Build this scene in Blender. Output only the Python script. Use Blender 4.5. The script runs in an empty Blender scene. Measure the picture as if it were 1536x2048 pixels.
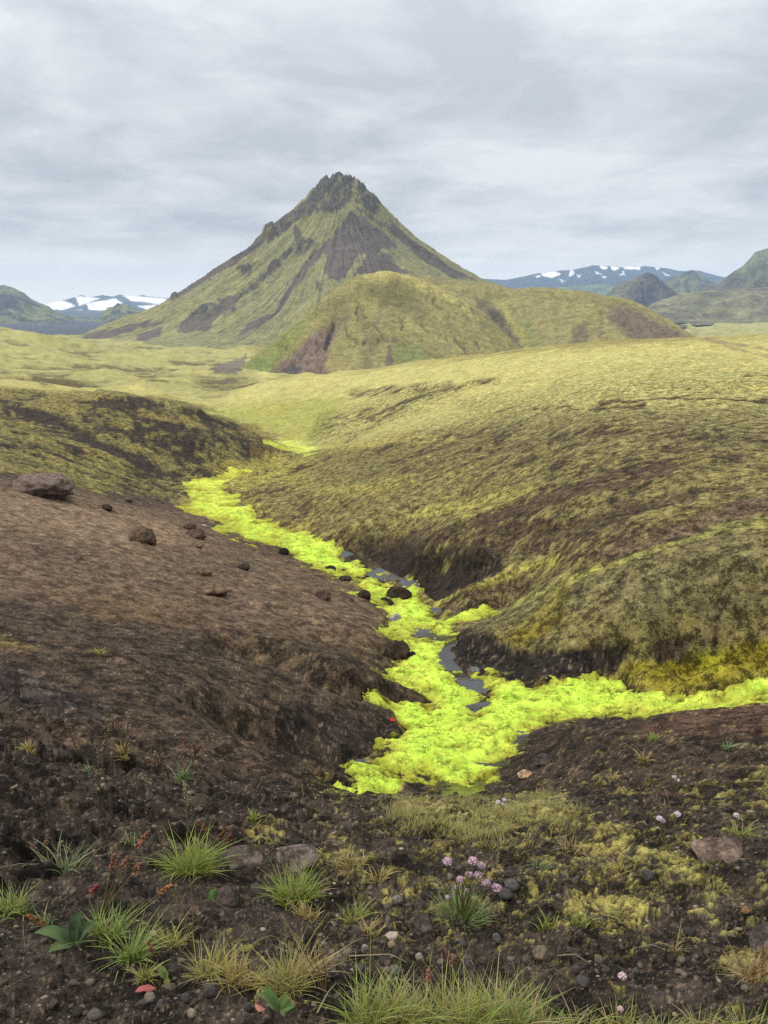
import bpy, math, random
import numpy as np
from mathutils import Vector, Matrix, Euler

# ------------------------------------------------------------------ camera, sky, sun
SC = bpy.context.scene
COL = SC.collection
R = math.radians
F, CX, CY = 1540.0, 768.0, 1024.0          # focal length and centre in photograph pixels
PITCH = R(15.74)
EYE = 1.62
cp, sp = math.cos(PITCH), math.sin(PITCH)

cam_d = bpy.data.cameras.new('camera')
cam = bpy.data.objects.new('camera', cam_d); COL.objects.link(cam)
cam_d.sensor_fit = 'VERTICAL'; cam_d.sensor_height = 24.0; cam_d.sensor_width = 18.0
cam_d.lens = F / 2048.0 * 24.0
cam_d.clip_start = 0.05; cam_d.clip_end = 60000
cam.location = (0, 0, EYE)
cam.rotation_euler = (math.pi / 2 - PITCH, 0, 0)
SC.camera = cam

SUN_EL, SUN_AZ = R(44), R(-105)              # azimuth measured from +Y (view direction) towards +X
W = bpy.data.worlds.new('World'); SC.world = W; W.use_nodes = True
wt = W.node_tree; wt.nodes.clear()
def N(t, typ, **kw):
    n = t.nodes.new(typ)
    for k, v in kw.items():
        if k == 'inp':
            for i, x in v.items(): n.inputs[i].default_value = x
        else: setattr(n, k, v)
    return n
def build_sky():
    t = wt; L = t.links.new
    out = N(t, 'ShaderNodeOutputWorld'); bg = N(t, 'ShaderNodeBackground')
    sky = N(t, 'ShaderNodeTexSky', sky_type='NISHITA', sun_disc=False, sun_elevation=SUN_EL, sun_rotation=SUN_AZ)
    tc = N(t, 'ShaderNodeTexCoord'); sx = N(t, 'ShaderNodeSeparateXYZ')
    L(tc.outputs['Generated'], sx.inputs[0])
    def M(op, a, b=None, c=None, clamp=False):
        n = N(t, 'ShaderNodeMath', operation=op, use_clamp=clamp)
        for i, x in enumerate((a, b, c)):
            if x is None: continue
            if isinstance(x, (int, float)): n.inputs[i].default_value = x
            else: L(x, n.inputs[i])
        return n.outputs[0]
    z = M('MAXIMUM', sx.outputs[2], 0.0)
    den = M('ADD', z, 0.17)
    px = M('DIVIDE', sx.outputs[0], den); py = M('DIVIDE', sx.outputs[1], den)
    cb = N(t, 'ShaderNodeCombineXYZ'); L(px, cb.inputs[0]); L(py, cb.inputs[1])
    def noise(scale, stretch, detail, rough, off, dist=0.3):
        mp = N(t, 'ShaderNodeMapping'); L(cb.outputs[0], mp.inputs[0])
        mp.inputs['Scale'].default_value = (stretch, 1.0, 1.0); mp.inputs['Location'].default_value = off
        n = N(t, 'ShaderNodeTexNoise', noise_dimensions='2D'); L(mp.outputs[0], n.inputs['Vector'])
        n.inputs['Scale'].default_value = scale; n.inputs['Detail'].default_value = detail
        n.inputs['Roughness'].default_value = rough; n.inputs['Distortion'].default_value = dist
        return n.outputs[0]
    n1 = noise(0.62, 0.95, 8, 0.5, (3.3, 1.7, 0), 0.2)      # big banks
    n2 = noise(2.0, 1.0, 9, 0.56, (8.1, 4.2, 0), 0.25)         # puffs
    s = M('ADD', M('MULTIPLY', n1, 0.5), M('MULTIPLY', n2, 0.5))
    r = N(t, 'ShaderNodeValToRGB'); L(s, r.inputs[0])
    e = r.color_ramp.elements
    e[0].position = 0.40; e[0].color = (0.395, 0.42, 0.45, 1)
    e[1].position = 0.61; e[1].color = (0.615, 0.627, 0.64, 1)
    m = r.color_ramp.elements.new(0.50); m.color = (0.495, 0.513, 0.535, 1)
    # bright clearer strip low over the horizon, where cloud base thins with distance
    hz = N(t, 'ShaderNodeMapRange'); hz.clamp = True; L(z, hz.inputs[0])
    for i, x in ((1, 0.0), (2, 0.075), (3, 0.95), (4, 0.0)): hz.inputs[i].default_value = x
    mx = N(t, 'ShaderNodeMixRGB'); L(hz.outputs[0], mx.inputs[0]); L(r.outputs[0], mx.inputs[1])
    mx.inputs[2].default_value = (1.10, 1.05, 0.95, 1)
    # overcast luminance rises towards the zenith (CIE overcast: 1 + 2 sin h)
    up = M('ADD', 0.925, M('MULTIPLY', M('POWER', z, 2.0), 2.4))
    sc_ = N(t, 'ShaderNodeVectorMath', operation='SCALE'); L(mx.outputs[0], sc_.inputs[0]); L(up, sc_.inputs['Scale'])
    # a little of the clear sky above the cloud shows through
    sk = N(t, 'ShaderNodeVectorMath', operation='SCALE'); L(sky.outputs[0], sk.inputs[0]); sk.inputs['Scale'].default_value = 0.1
    mix = N(t, 'ShaderNodeMixRGB'); mix.inputs[0].default_value = 0.06
    L(sc_.outputs[0], mix.inputs[1]); L(sk.outputs[0], mix.inputs[2])
    gr = N(t, 'ShaderNodeMapRange'); gr.clamp = True; L(sx.outputs[2], gr.inputs[0])      # below the horizon lies dark land, not sky
    for i, x in ((1, -0.03), (2, -0.02), (3, 0.04), (4, 1.0)): gr.inputs[i].default_value = x
    L(mix.outputs[0], bg.inputs[0]); L(gr.outputs[0], bg.inputs[1])
    L(bg.outputs[0], out.inputs[0])
build_sky()
sun_d = bpy.data.lights.new('sun', 'SUN'); sun_d.energy = 1.5; sun_d.angle = R(12); sun_d.color = (1.0, 0.965, 0.91)
sun = bpy.data.objects.new('sun', sun_d); COL.objects.link(sun)
sdir = Vector((math.sin(SUN_AZ) * math.cos(SUN_EL), math.cos(SUN_AZ) * math.cos(SUN_EL), math.sin(SUN_EL)))
sun.rotation_euler = sdir.to_track_quat('Z', 'Y').to_euler(); sun.location = (-30, -20, 60)

vs = SC.view_settings
vs.view_transform = 'Standard'; vs.look = 'None'; vs.exposure = 0.55; vs.gamma = 1.0; vs.use_curve_mapping = False
SC.render.engine = 'CYCLES'
cy = SC.cycles
cy.max_bounces = 4; cy.diffuse_bounces = 2; cy.glossy_bounces = 2; cy.transmission_bounces = 2; cy.volume_bounces = 0
cy.use_denoising = False; cy.use_adaptive_sampling = False
try:
    cy.denoiser = 'OPENIMAGEDENOISE'; cy.denoising_input_passes = 'RGB_ALBEDO_NORMAL'; cy.denoising_prefilter = 'ACCURATE'
except Exception: pass

# ------------------------------------------------------------------ geometry of the view (used to read places off the photograph)
def pix(u, v, Y):
    a = (u - CX) / F; b = (CY - v) / F
    k = Y / (cp + b * sp)
    return np.array([a * k, Y, (-sp + b * cp) * k + EYE])
def proj(X, Y, Z):
    z = Z - EYE
    d = Y * cp - z * sp
    ok = d > 0.05
    dd = np.where(ok, d, 1.0)
    u = np.where(ok, CX + F * X / dd, -99999.0)
    v = np.where(ok, CY - F * (Y * sp + z * cp) / dd, -99999.0)
    return u, v, d

def lin(c, k=1.0):
    c = np.asarray(c, float) / 255.0
    return np.where(c <= 0.04045, c / 12.92, ((c + 0.055) / 1.055) ** 2.4) * k
KALB = 0.70
WB = np.array([1.055, 1.0, 0.93])               # surfaces read under slightly blue cloud light
def S(r, g, b): return lin((r, g, b), KALB) * WB

# ------------------------------------------------------------------ noise
rng = np.random.default_rng(11); random.seed(11)
_P = rng.permutation(256); PERM = np.concatenate([_P, _P, _P])
_a = rng.uniform(0, 2 * math.pi, 256); GX = np.cos(_a); GY = np.sin(_a)
RND = rng.random((256, 3))
def pn(x, y, s=0):
    xf = np.floor(x); yf = np.floor(y)
    xi = xf.astype(np.int64) + s * 37; yi = yf.astype(np.int64) + s * 17
    fx = x - xf; fy = y - yf
    w = fx * fx * fx * (fx * (fx * 6 - 15) + 10); q = fy * fy * fy * (fy * (fy * 6 - 15) + 10)
    def g(i, j, a, b):
        h = PERM[PERM[i & 255] + (j & 255)]
        return GX[h] * a + GY[h] * b
    n00 = g(xi, yi, fx, fy); n10 = g(xi + 1, yi, fx - 1, fy)
    n01 = g(xi, yi + 1, fx, fy - 1); n11 = g(xi + 1, yi + 1, fx - 1, fy - 1)
    a = n00 + (n10 - n00) * w; b = n01 + (n11 - n01) * w
    return (a + (b - a) * q) * 1.5
def fbm(x, y, o=5, s=0, gain=0.5):
    t = 0.0; a = 1.0; n = 0.0; f = 1.0
    for i in range(o):
        t = t + a * pn(x * f + i * 7.3, y * f - i * 3.1, s + i); n += a; a *= gain; f *= 2.03
    return t / n
def ridged(x, y, o=5, s=0, gain=0.5):
    t = 0.0; a = 1.0; n = 0.0; f = 1.0
    for i in range(o):
        t = t + a * (1 - np.abs(pn(x * f + i * 5.7, y * f + i * 9.1, s + i)) * 1.6); n += a; a *= gain; f *= 2.03
    return t / n
def worley(x, y, s=0):
    xf = np.floor(x).astype(np.int64); yf = np.floor(y).astype(np.int64)
    f1 = np.full(x.shape, 9.0); f2 = np.full(x.shape, 9.0); idv = np.zeros(x.shape)
    for i in (-1, 0, 1):
        for j in (-1, 0, 1):
            h = PERM[PERM[(xf + i + s * 31) & 255] + ((yf + j + s * 13) & 255)]
            dx = xf + i + 0.1 + 0.8 * RND[h, 0] - x; dy = yf + j + 0.1 + 0.8 * RND[h, 1] - y
            d = np.sqrt(dx * dx + dy * dy)
            nearer = d < f1
            f2 = np.where(nearer, f1, np.minimum(f2, d)); idv = np.where(nearer, RND[h, 2], idv)
            f1 = np.where(nearer, d, f1)
    return f1, f2, idv
def sst(a, b, x):
    t = np.clip((x - a) / (b - a), 0, 1); return t * t * (3 - 2 * t)

# ------------------------------------------------------------------ painting of patches (place of each patch of moss, soil, scree)
def seg_dist(u, v, pts, closed):
    P = np.asarray(pts, float); n = len(P)
    best = np.full(u.shape, 1e18)
    for i in range(n if closed else n - 1):
        a = P[i]; b = P[(i + 1) % n]; ab = b - a
        t = np.clip(((u - a[0]) * ab[0] + (v - a[1]) * ab[1]) / (ab @ ab + 1e-9), 0, 1)
        dx = u - a[0] - t * ab[0]; dy = v - a[1] - t * ab[1]
        best = np.minimum(best, dx * dx + dy * dy)
    return np.sqrt(best)
def inside(u, v, pts):
    P = np.asarray(pts, float); n = len(P); c = np.zeros(u.shape, bool)
    for i in range(n):
        x1, y1 = P[i]; x2, y2 = P[(i + 1) % n]
        if y1 == y2: continue
        c ^= ((y1 > v) != (y2 > v)) & (u < (x2 - x1) * (v - y1) / (y2 - y1) + x1)
    return c
def sd_poly(u, v, pts):          # positive inside
    d = seg_dist(u, v, pts, True)
    return np.where(inside(u, v, pts), d, -d)
def mask_of(u, v, shape, feather, margin=None):
    kind = shape[0]; pts = shape[1]
    P = np.asarray([p[:2] for p in pts], float)
    wid = shape[2] if kind == 'L' else 0
    pad = feather + wid + 2
    sel = (u > P[:, 0].min() - pad) & (u < P[:, 0].max() + pad) & (v > P[:, 1].min() - pad) & (v < P[:, 1].max() + pad)
    m = np.zeros(u.shape)
    if not sel.any(): return m
    if kind == 'P': d = sd_poly(u[sel], v[sel], P)
    else: d = wid - seg_dist(u[sel], v[sel], P, False)
    m[sel] = sst(-feather, feather, d)
    return m
def paint(u, v, layers, init):
    out = init.copy()
    for shape, feather, val, st in layers:
        m = mask_of(u, v, shape, feather) * st
        if out.ndim == 2: out += (np.asarray(val) - out) * m[:, None]
        else: out += (val - out) * m
    return out

# ------------------------------------------------------------------ base form of the ground: surveyed points, thin-plate surface between them
G = []
def g(u, *vy):
    for v, Y in vy: G.append(pix(u, v, Y))
g(-150, (2048, 1.5), (1850, 2.05), (1700, 2.8), (1500, 5.0), (1300, 8.4), (1100, 15), (940, 27), (880, 44), (760, 75))
g(0, (2048, 1.5), (1850, 2.1), (1700, 2.85), (1600, 3.7), (1500, 5.1), (1400, 6.8), (1250, 10.0), (1100, 16), (1000, 23.5), (945, 30), (928, 35), (880, 46), (820, 60), (770, 75))
g(200, (2048, 1.52), (1850, 2.15), (1700, 3.0), (1600, 4.0), (1500, 5.6), (1400, 7.6), (1250, 11.6), (1100, 18.5), (1040, 26), (1000, 35), (984, 39), (955, 45), (900, 54), (850, 62), (794, 73))
g(400, (2048, 1.54), (1850, 2.25), (1700, 3.2), (1620, 4.2), (1500, 6.4), (1400, 8.8), (1250, 13.8), (1150, 18.8), (1100, 23), (1050, 32), (880, 66), (824, 79))
g(480, (852, 80), (890, 70)); g(540, (880, 79), (905, 72)); g(580, (900, 78))
g(560, (2048, 1.54), (1850, 2.3), (1700, 3.35), (1620, 4.5), (1560, 6.0), (1500, 7.4), (1400, 10.2), (1300, 13.2), (1220, 16.8), (1150, 22.5))
g(660, (1500, 8.3), (1400, 11.0), (1300, 13.6), (1220, 17.6), (1170, 21.8))
g(735, (1480, 9.9), (1420, 11.2), (1330, 13.3), (1250, 17.0))
g(800, (2048, 1.54), (1850, 2.3), (1700, 3.35), (1640, 4.2), (1610, 5.2))
g(1000, (2048, 1.52), (1850, 2.25), (1700, 3.3), (1640, 4.3), (1600, 5.6))
g(1150, (1560, 7.0), (1500, 8.0), (1450, 9.0), (1600, 5.4), (1650, 4.0))
g(1300, (2048, 1.5), (1850, 2.2), (1700, 3.2), (1620, 4.3), (1560, 5.6), (1500, 6.9), (1432, 8.6))
g(1450, (2048, 1.48), (1850, 2.15), (1700, 3.1), (1600, 4.4), (1500, 6.2), (1410, 8.6))
g(1620, (2048, 1.46), (1850, 2.1), (1700, 3.0), (1550, 5.0), (1395, 8.5))
# creek floor: left edge / right edge of the moss at equal level
CREEK = [(1588, 7.9, 640, 900), (1560, 8.5, 645, 1000), (1530, 9.2, 690, 1020), (1500, 9.9, 735, 1045), (1470, 10.7, 780, 1050), (1440, 11.5, 790, 1120),
         (1410, 12.3, 800, 1230), (1385, 13.0, 800, 1220), (1350, 14.2, 765, 960), (1310, 15.8, 790, 890), (1280, 17.1, 790, 885), (1250, 18.7, 775, 885), (1220, 20.6, 770, 895),
         (1190, 22.8, 740, 850), (1160, 25.3, 705, 790), (1130, 28.4, 630, 735), (1100, 32, 565, 690), (1080, 34.8, 505, 640),
         (1060, 38, 455, 605), (1030, 42.8, 405, 550), (1000, 48, 378, 495), (975, 53, 372, 460), (962, 56.5, 385, 430)]
for v, Y, a, b in CREEK:
    g(a, (v, Y)); g((a + b) / 2, (v, Y)); g(b, (v, Y))
for u, v, Y in ((480, 955, 61), (535, 930, 70), (590, 909, 77), (610, 899, 82), (560, 888, 90), (500, 850, 116), (470, 833, 150), (440, 812, 190), (420, 795, 240)): g(u, (v, Y))
# right arm of the creek
for u, vt, vb, Y1, Y2 in ((1250, 1365, 1425, 13.4, 12.0), (1350, 1362, 1415, 13.4, 12.0), (1450, 1358, 1403, 13.2, 11.9), (1560, 1350, 1392, 12.9, 11.6), (1700, 1335, 1370, 12.8, 11.4)):
    g(u, (vt, Y1), (vb, Y2), (vb + 9, 10.6))
# right-hand slopes
g(600, (1000, 43.5), (950, 56), (916, 69))
g(700, (1050, 33), (1000, 38.5), (920, 55), (890, 68), (870, 82), (840, 100), (800, 132), (770, 168), (746, 220))
g(550, (880, 95), (850, 118), (800, 168), (763, 255))
g(850, (1135, 24.6), (1085, 26), (1000, 33), (900, 49), (850, 64), (800, 88), (760, 120), (731, 165))
g(930, (1180, 20.3), (1120, 22.3))
g(1000, (1215, 19.4), (1160, 20.3), (1100, 22), (1000, 27.5), (900, 38), (850, 49), (800, 66), (750, 95), (718, 135))
g(945, (1330, 15.0), (1270, 16.3))
g(1150, (1340, 13.7), (1250, 14.9), (1180, 16.2), (1100, 18.3), (1000, 22.3), (900, 29.5), (850, 36), (800, 47), (750, 68), (702, 112))
g(1300, (1335, 12.9), (1250, 13.7), (1150, 15.2), (1090, 16.5), (1000, 19.8), (900, 26), (800, 40), (750, 58), (690, 112))
g(1450, (1325, 12.4), (1250, 13.0), (1150, 14.3), (1080, 15.7), (1000, 18.2), (900, 24), (800, 37), (750, 54), (700, 100), (677, 150))
g(1650, (1300, 12.0), (1150, 13.8), (1000, 17.4), (900, 23), (800, 36), (750, 53), (690, 104), (668, 168))
# beyond the crests
def w(X, Y, Z): G.append(np.array([X, Y, Z + EYE]))
for X, Y, Z in ((-55, 105, -17), (-22, 100, -17.5), (-35, 135, -22), (0, 330, -36), (40, 300, -34), (90, 290, -33), (150, 300, -32), (60, 420, -50), (160, 420, -52), (260, 420, -50), (-90, 110, -16)): w(X, Y, Z)
g(60, (770.5, 110), (765, 190), (740, 330)); g(200, (800, 118), (760, 290), (735, 420), (715, 560)); g(350, (803, 128), (802, 150), (775, 290), (745, 430), (715, 640))
g(430, (760, 330), (740, 470)); g(0, (745, 300), (715, 420), (680, 540), (652, 640)); g(-150, (700, 400), (640, 640)); g(110, (690, 620), (685, 760)); g(60, (664, 640))
g(200, (697, 860), (680, 1200)); g(480, (740, 560), (720, 800)); g(0, (672, 1100), (661, 2000))
for X, Y, Z in ((-700, 2000, -92), (-900, 3500, -118), (-1500, 6000, -150), (0, 900, -66), (0, 1500, -80), (0, 3000, -105), (0, 7000, -150), (300, 800, -62), (500, 1000, -66), (700, 1500, -68), (1100, 2400, -76), (1800, 4000, -95), (3000, 7000, -140), (-3500, 7000, -140), (0, 13500, -165), (4500, 12500, -160), (-4500, 12500, -160)): w(X, Y, Z)
# sides and behind: the hillside the photographer stands on rises gently backwards
for ph in (-180, -135, -90, -60, 60, 90, 135, 180):
    back = 1 - math.cos(R(ph))
    for r in (0.4, 1.2, 3, 8, 25, 80, 260, 900, 3000, 13000):
        down = -1.62 - (0.33 * r if r < 4 else 1.32 + 0.02 * r) * max(0, math.cos(R(ph)) + 0.25)
        w(r * math.sin(R(ph)), r * math.cos(R(ph)), down + 0.06 * r * max(0, back - 1) - (0.012 * r if r > 200 else 0))
for ph in (-40, -20, 0, 20, 40):
    for r, zz in ((0.25, -1.62), (0.6, -1.63), (1.0, -1.66)): w(r * math.sin(R(ph)), r * math.cos(R(ph)), zz)
G = np.array(G)
def lp(X, Y):
    r = np.sqrt(X * X + Y * Y)
    return np.arctan2(X, Y), np.log(r + 0.5), r
def tps_fit(c, val, reg):
    n = len(c)
    d2 = ((c[:, None, :] - c[None, :, :]) ** 2).sum(-1)
    K = 0.5 * d2 * np.log(d2 + 1e-12) + reg * np.eye(n)
    Pm = np.concatenate([np.ones((n, 1)), c], 1)
    A = np.zeros((n + 3, n + 3)); A[:n, :n] = K; A[:n, n:] = Pm; A[n:, :n] = Pm.T
    return np.linalg.solve(A, np.concatenate([val, np.zeros(3)]))
def tps_eval(c, co, x, chunk=40000):
    out = np.empty(len(x)); n = len(c); cc = (c ** 2).sum(1)
    for i in range(0, len(x), chunk):
        q = x[i:i + chunk]
        d2 = np.maximum((q ** 2).sum(1)[:, None] + cc[None] - 2 * q @ c.T, 0)
        out[i:i + chunk] = (0.5 * d2 * np.log(d2 + 1e-12)) @ co[:n] + co[n] + q @ co[n + 1:]
    return out
_ph, _rh, _r = lp(G[:, 0], G[:, 1])
GC = np.stack([_ph, _rh], 1)
# drop nearly coincident survey points
keep = []
for i in range(len(GC)):
    if all(((GC[i] - GC[j]) ** 2).sum() > 0.0006 for j in keep): keep.append(i)
GC = GC[keep]; _val = ((G[:, 2] - EYE) / (_r + 8))[keep]
GW = tps_fit(GC, _val, 2e-4)
class Bicubic:
    def __init__(self, a0, a1, da, b0, b1, db):
        self.a0, self.b0, self.da, self.db = a0 - da, b0 - db, da, db
        A = np.arange(a0 - da, a1 + 2.5 * da, da); B = np.arange(b0 - db, b1 + 2.5 * db, db)
        aa, bb = np.meshgrid(A, B, indexing='ij')
        self.T = tps_eval(GC, GW, np.stack([aa.ravel(), bb.ravel()], 1)).reshape(aa.shape)
    def __call__(self, a, b):
        x = (a - self.a0) / self.da; y = (b - self.b0) / self.db
        n, m = self.T.shape
        xi = np.clip(np.floor(x).astype(np.int64), 1, n - 3); yi = np.clip(np.floor(y).astype(np.int64), 1, m - 3)
        def wts(t):
            return (0.5 * (-t ** 3 + 2 * t * t - t), 0.5 * (3 * t ** 3 - 5 * t * t + 2), 0.5 * (-3 * t ** 3 + 4 * t * t + t), 0.5 * (t ** 3 - t * t))
        wx = wts(x - xi); wy = wts(y - yi)
        out = 0.0
        for i in range(4):
            row = 0.0
            for j in range(4): row = row + wy[j] * self.T[xi + i - 1, yi + j - 1]
            out = out + wx[i] * row
        return out
BIN = Bicubic(-0.70, 0.70, 0.008, -0.45, 9.56, 0.022)
BOUT = Bicubic(-3.1416, 3.1416, 0.06, -0.45, 9.56, 0.08)
def base_z(X, Y):
    a, b, r = lp(X, Y)
    inn = np.abs(a) < 0.68
    z = np.empty(a.shape)
    z[inn] = BIN(a[inn], b[inn]); z[~inn] = BOUT(a[~inn], b[~inn])
    return z * (r + 8) + EYE

# octaves of relief, each faded out where it would be finer than the mesh
SP = 0.0018
def octaves(X, Y, r, seed, kmin, kmax, amp, lo=3.0, hi=60.0, top=True):
    out = np.zeros(X.shape); tot = np.zeros(X.shape)
    s = SP * r
    for k in range(kmin, kmax + 1):
        lam = 2.0 ** k
        t = np.log2(lam / s)
        wgt = sst(math.log2(lo) - 1, math.log2(lo) + 0.5, t)
        if top: wgt = wgt * (1 - sst(math.log2(hi) - 1, math.log2(hi) + 1, t))
        i = np.nonzero(wgt > 0.01)[0]
        if len(i) == 0: continue
        n = pn(X[i] / lam + k * 3.7, Y[i] / lam - k * 5.1, seed + k + 12)
        a = amp(lam)
        out[i] += n * wgt[i] * a; tot[i] += wgt[i] * (a if not top else 1.0)
    return out, tot
def ssnoise(X, Y, r, seed, lo=3, hi=50):
    o, t = octaves(X, Y, r, seed, -9, 9, lambda l: 1.0, lo, hi)
    return o / np.maximum(t, 1.0) * 1.6

# dents and mounds of the gully sides: (shape, feather px, height in metres)
DENT = [
    (('P', [(735, 1100), (800, 1092), (860, 1100), (950, 1108), (985, 1130), (930, 1160), (870, 1185), (835, 1165), (790, 1140)]), 22, -0.45),
    (('L', [(860, 1108), (960, 1103), (1000, 1128)], 6), 10, 0.16),
    (('P', [(905, 1270), (960, 1275), (1030, 1300), (1090, 1305), (1060, 1365), (990, 1345), (930, 1310)]), 16, -0.16),
    (('P', [(1130, 1305), (1180, 1290), (1240, 1290), (1255, 1320), (1235, 1350), (1150, 1352)]), 14, -0.10),
    (('P', [(415, 1290), (440, 1278), (530, 1285), (600, 1310), (680, 1350), (760, 1380), (850, 1410), (780, 1400), (690, 1385), (600, 1350), (500, 1320)]), 16, -0.32),
    (('L', [(440, 1270), (540, 1278), (640, 1315), (740, 1362), (840, 1396)], 7), 12, 0.12),
    (('P', [(390, 1400), (470, 1420), (560, 1460), (640, 1500), (560, 1500), (450, 1460)]), 20, -0.14),
    (('L', [(360, 1400), (430, 1418), (470, 1436), (540, 1470)], 4), 8, -0.14),
    (('L', [(200, 790), (330, 803), (400, 822)], 8), 8, 0.5),
    (('L', [(980, 1226), (1060, 1185), (1150, 1150), (1300, 1085), (1400, 1055), (1536, 1030)], 10), 30, -0.07),
    (('P', [(650, 640), (900, 640), (900, 660), (650, 660)]), 4, 0.0),
    (('P', [(700, 1485), (740, 1470), (770, 1450), (780, 1475), (740, 1500), (700, 1530), (650, 1530)]), 14, -0.15),
]
WATER = [
    [(682, 1101), (695, 1098), (724, 1116), (738, 1134), (760, 1142), (800, 1162), (828, 1172), (820, 1177), (770, 1152), (732, 1140), (714, 1126), (690, 1110)],
    [(804, 1170), (825, 1166), (832, 1174), (812, 1180)],
    [(868, 1214), (880, 1212), (890, 1224), (878, 1226)],
    [(830, 1262), (868, 1258), (888, 1262), (902, 1258), (907, 1280), (898, 1296), (905, 1318), (922, 1332), (934, 1345), (955, 1360), (968, 1375), (950, 1380), (928, 1362), (905, 1340), (885, 1322), (880, 1300), (886, 1284), (862, 1270), (838, 1278)],
    [(940, 1410), (955, 1398), (985, 1396), (990, 1404), (960, 1410), (950, 1426)],
    [(1036, 1462), (1052, 1458), (1060, 1474), (1048, 1494), (1034, 1490)],
    [(955, 1520), (975, 1510), (1010, 1512), (1022, 1524), (1000, 1536), (960, 1534)],
    [(1242, 1424), (1260, 1418), (1300, 1424), (1290, 1436), (1246, 1434)],
    [(710, 1522), (724, 1520), (730, 1536), (718, 1540)],
    [(880, 1565), (910, 1560), (960, 1562), (980, 1580), (920, 1592), (884, 1586)],
]
CRACK = [('P', [(-80, 1330), (130, 1380), (250, 1440), (420, 1560), (560, 1600), (640, 1640), (560, 1700), (330, 1690), (200, 1740), (-80, 1790)]), 40]
GRAVEL_ZONE = [('P', [(560, 1790), (900, 1800), (1250, 1880), (1200, 1960), (900, 1990), (600, 1960), (380, 1990), (100, 1990), (100, 1930), (420, 1900)]), 50]

def ground(X, Y, full=False):
    X = np.asarray(X, float); Y = np.asarray(Y, float)
    z0 = base_z(X, Y)
    r = np.sqrt(X * X + Y * Y) + 1e-6
    u, v, d = proj(X, Y, z0)
    wu = u + 9 * fbm(np.arctan2(X, Y) * 22, np.log(r) * 22, 3, 3); wv = v + 7 * fbm(np.arctan2(X, Y) * 22 + 9, np.log(r) * 22, 3, 5)
    z = z0.copy()
    for shape, fe, h in DENT: z += h * mask_of(wu, wv, shape, fe)
    # creek floor stays smooth
    crk = np.zeros(X.shape)
    for pts in MOSSP: crk = np.maximum(crk, mask_of(u, v, ('P', pts), 10))
    # coarse relief
    am = np.where(r < 6, 1.0, np.where(r < 60, 0.9, 0.8))
    # the same octaves, but none wider than about a tenth of the distance
    o = np.zeros(X.shape)
    for k in range(-8, 7):
        lam = 2.0 ** k
        t = np.log2(lam / (SP * r)); wg = sst(0.4, 1.9, t) * (1 - sst(-3.6, -2.6, np.log2(lam / r)))
        i = np.nonzero(wg > 0.01)[0]
        if len(i):
            a = 0.055 * lam
            if k <= -2: a = 0.11 * lam * (1 + 0.9 * (1 - sst(6, 10, r[i])) * (k >= -5))
            o[i] += wg[i] * a * pn(X[i] / lam + k * 3.7, Y[i] / lam - k * 5.1, k + 20)
    wet = np.zeros(X.shape)
    for pts in WATER: wet = np.maximum(wet, mask_of(u, v, ('P', pts), 4))
    # undulating moss swells on the valley floor far left
    sw = sst(200, 320, r) * (1 - sst(900, 1500, r))
    o = o + sw * 7.5 * (ridged(X / 95 + 3, Y / 150, 4, 41, 0.6) - 0.62)
    kn = mask_of(u, v, P((920, 1240), (1040, 1190), (1200, 1115), (1400, 1060), (1700, 1030), (1700, 1340), (1000, 1350)), 14)
    z += kn * 0.05 * (ridged(X / 1.5, Y / 1.1, 4, 45, 0.6) - 0.62)
    z += o * am * (1 - 0.75 * crk)
    z -= 0.10 * wet + 0.10 * crk * sst(7, 9, r) * (1 - sst(60, 80, r))
    # cracked clods of the near left bank
    near = r < 14
    i = np.nonzero(near)[0]
    ck = np.zeros(X.shape)
    if len(i):
        xi, yi, ri = X[i], Y[i], r[i]
        mk = mask_of(wu[i], wv[i], CRACK[0], CRACK[1])
        wx = xi + 0.10 * fbm(xi * 3, yi * 3, 3, 51); wy = yi + 0.10 * fbm(xi * 3 + 5, yi * 3, 3, 52)
        wx = xi + 0.22 * fbm(xi * 2.2, yi * 2.2, 4, 51, 0.6); wy = yi + 0.22 * fbm(xi * 2.2 + 5, yi * 2.2, 4, 52, 0.6)
        f1, f2, idv = worley(wx / 0.50, wy / 0.34, 1)
        g1 = 1 - sst(0.0, 0.10, f2 - f1)
        h1, h2, id2 = worley(wx / 0.17, wy / 0.13, 2)
        g2 = 1 - sst(0.0, 0.14, h2 - h1)
        brk = sst(-0.15, 0.25, fbm(xi * 1.1, yi * 1.1, 3, 55)); brk2 = sst(0.05, 0.35, fbm(xi * 1.6 + 3, yi * 1.6, 3, 56))
        lump = ridged(xi / 0.42, yi / 0.32, 4, 57, 0.55) - 0.62
        zz = mk * (0.13 * (idv - 0.5) * brk - 0.10 * g1 * brk + 0.03 * (id2 - 0.5) * brk2 - 0.035 * g2 * brk2 + 0.13 * lump)
        # crumbs of soil everywhere close by
        c1, c2, id3 = worley(xi / 0.055 + 3 * fbm(xi * 4, yi * 4, 2, 58), yi / 0.055, 3)
        cr = np.sqrt(np.clip(1 - (c1 / 0.62) ** 2, 0, 1)) * (id3 > 0.45) * id3
        zz += 0.028 * cr * (1 - sst(4.5, 8, ri)) * sst(-0.3, 0.4, fbm(xi * 1.7, yi * 1.7, 3, 59))
        c1, c2, id3 = worley(xi / 0.024, yi / 0.024, 4)
        cr = np.sqrt(np.clip(1 - (c1 / 0.6) ** 2, 0, 1)) * id3
        zz += 0.0075 * cr * (1 - sst(2.2, 4.2, ri))
        z[i] += zz
        ck[i] = mk * np.maximum(g1 * brk, 0.7 * g2 * brk2)
    if not full: return z
    return z, z0, r, u, v, wu, wv, crk, wet, ck

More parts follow.
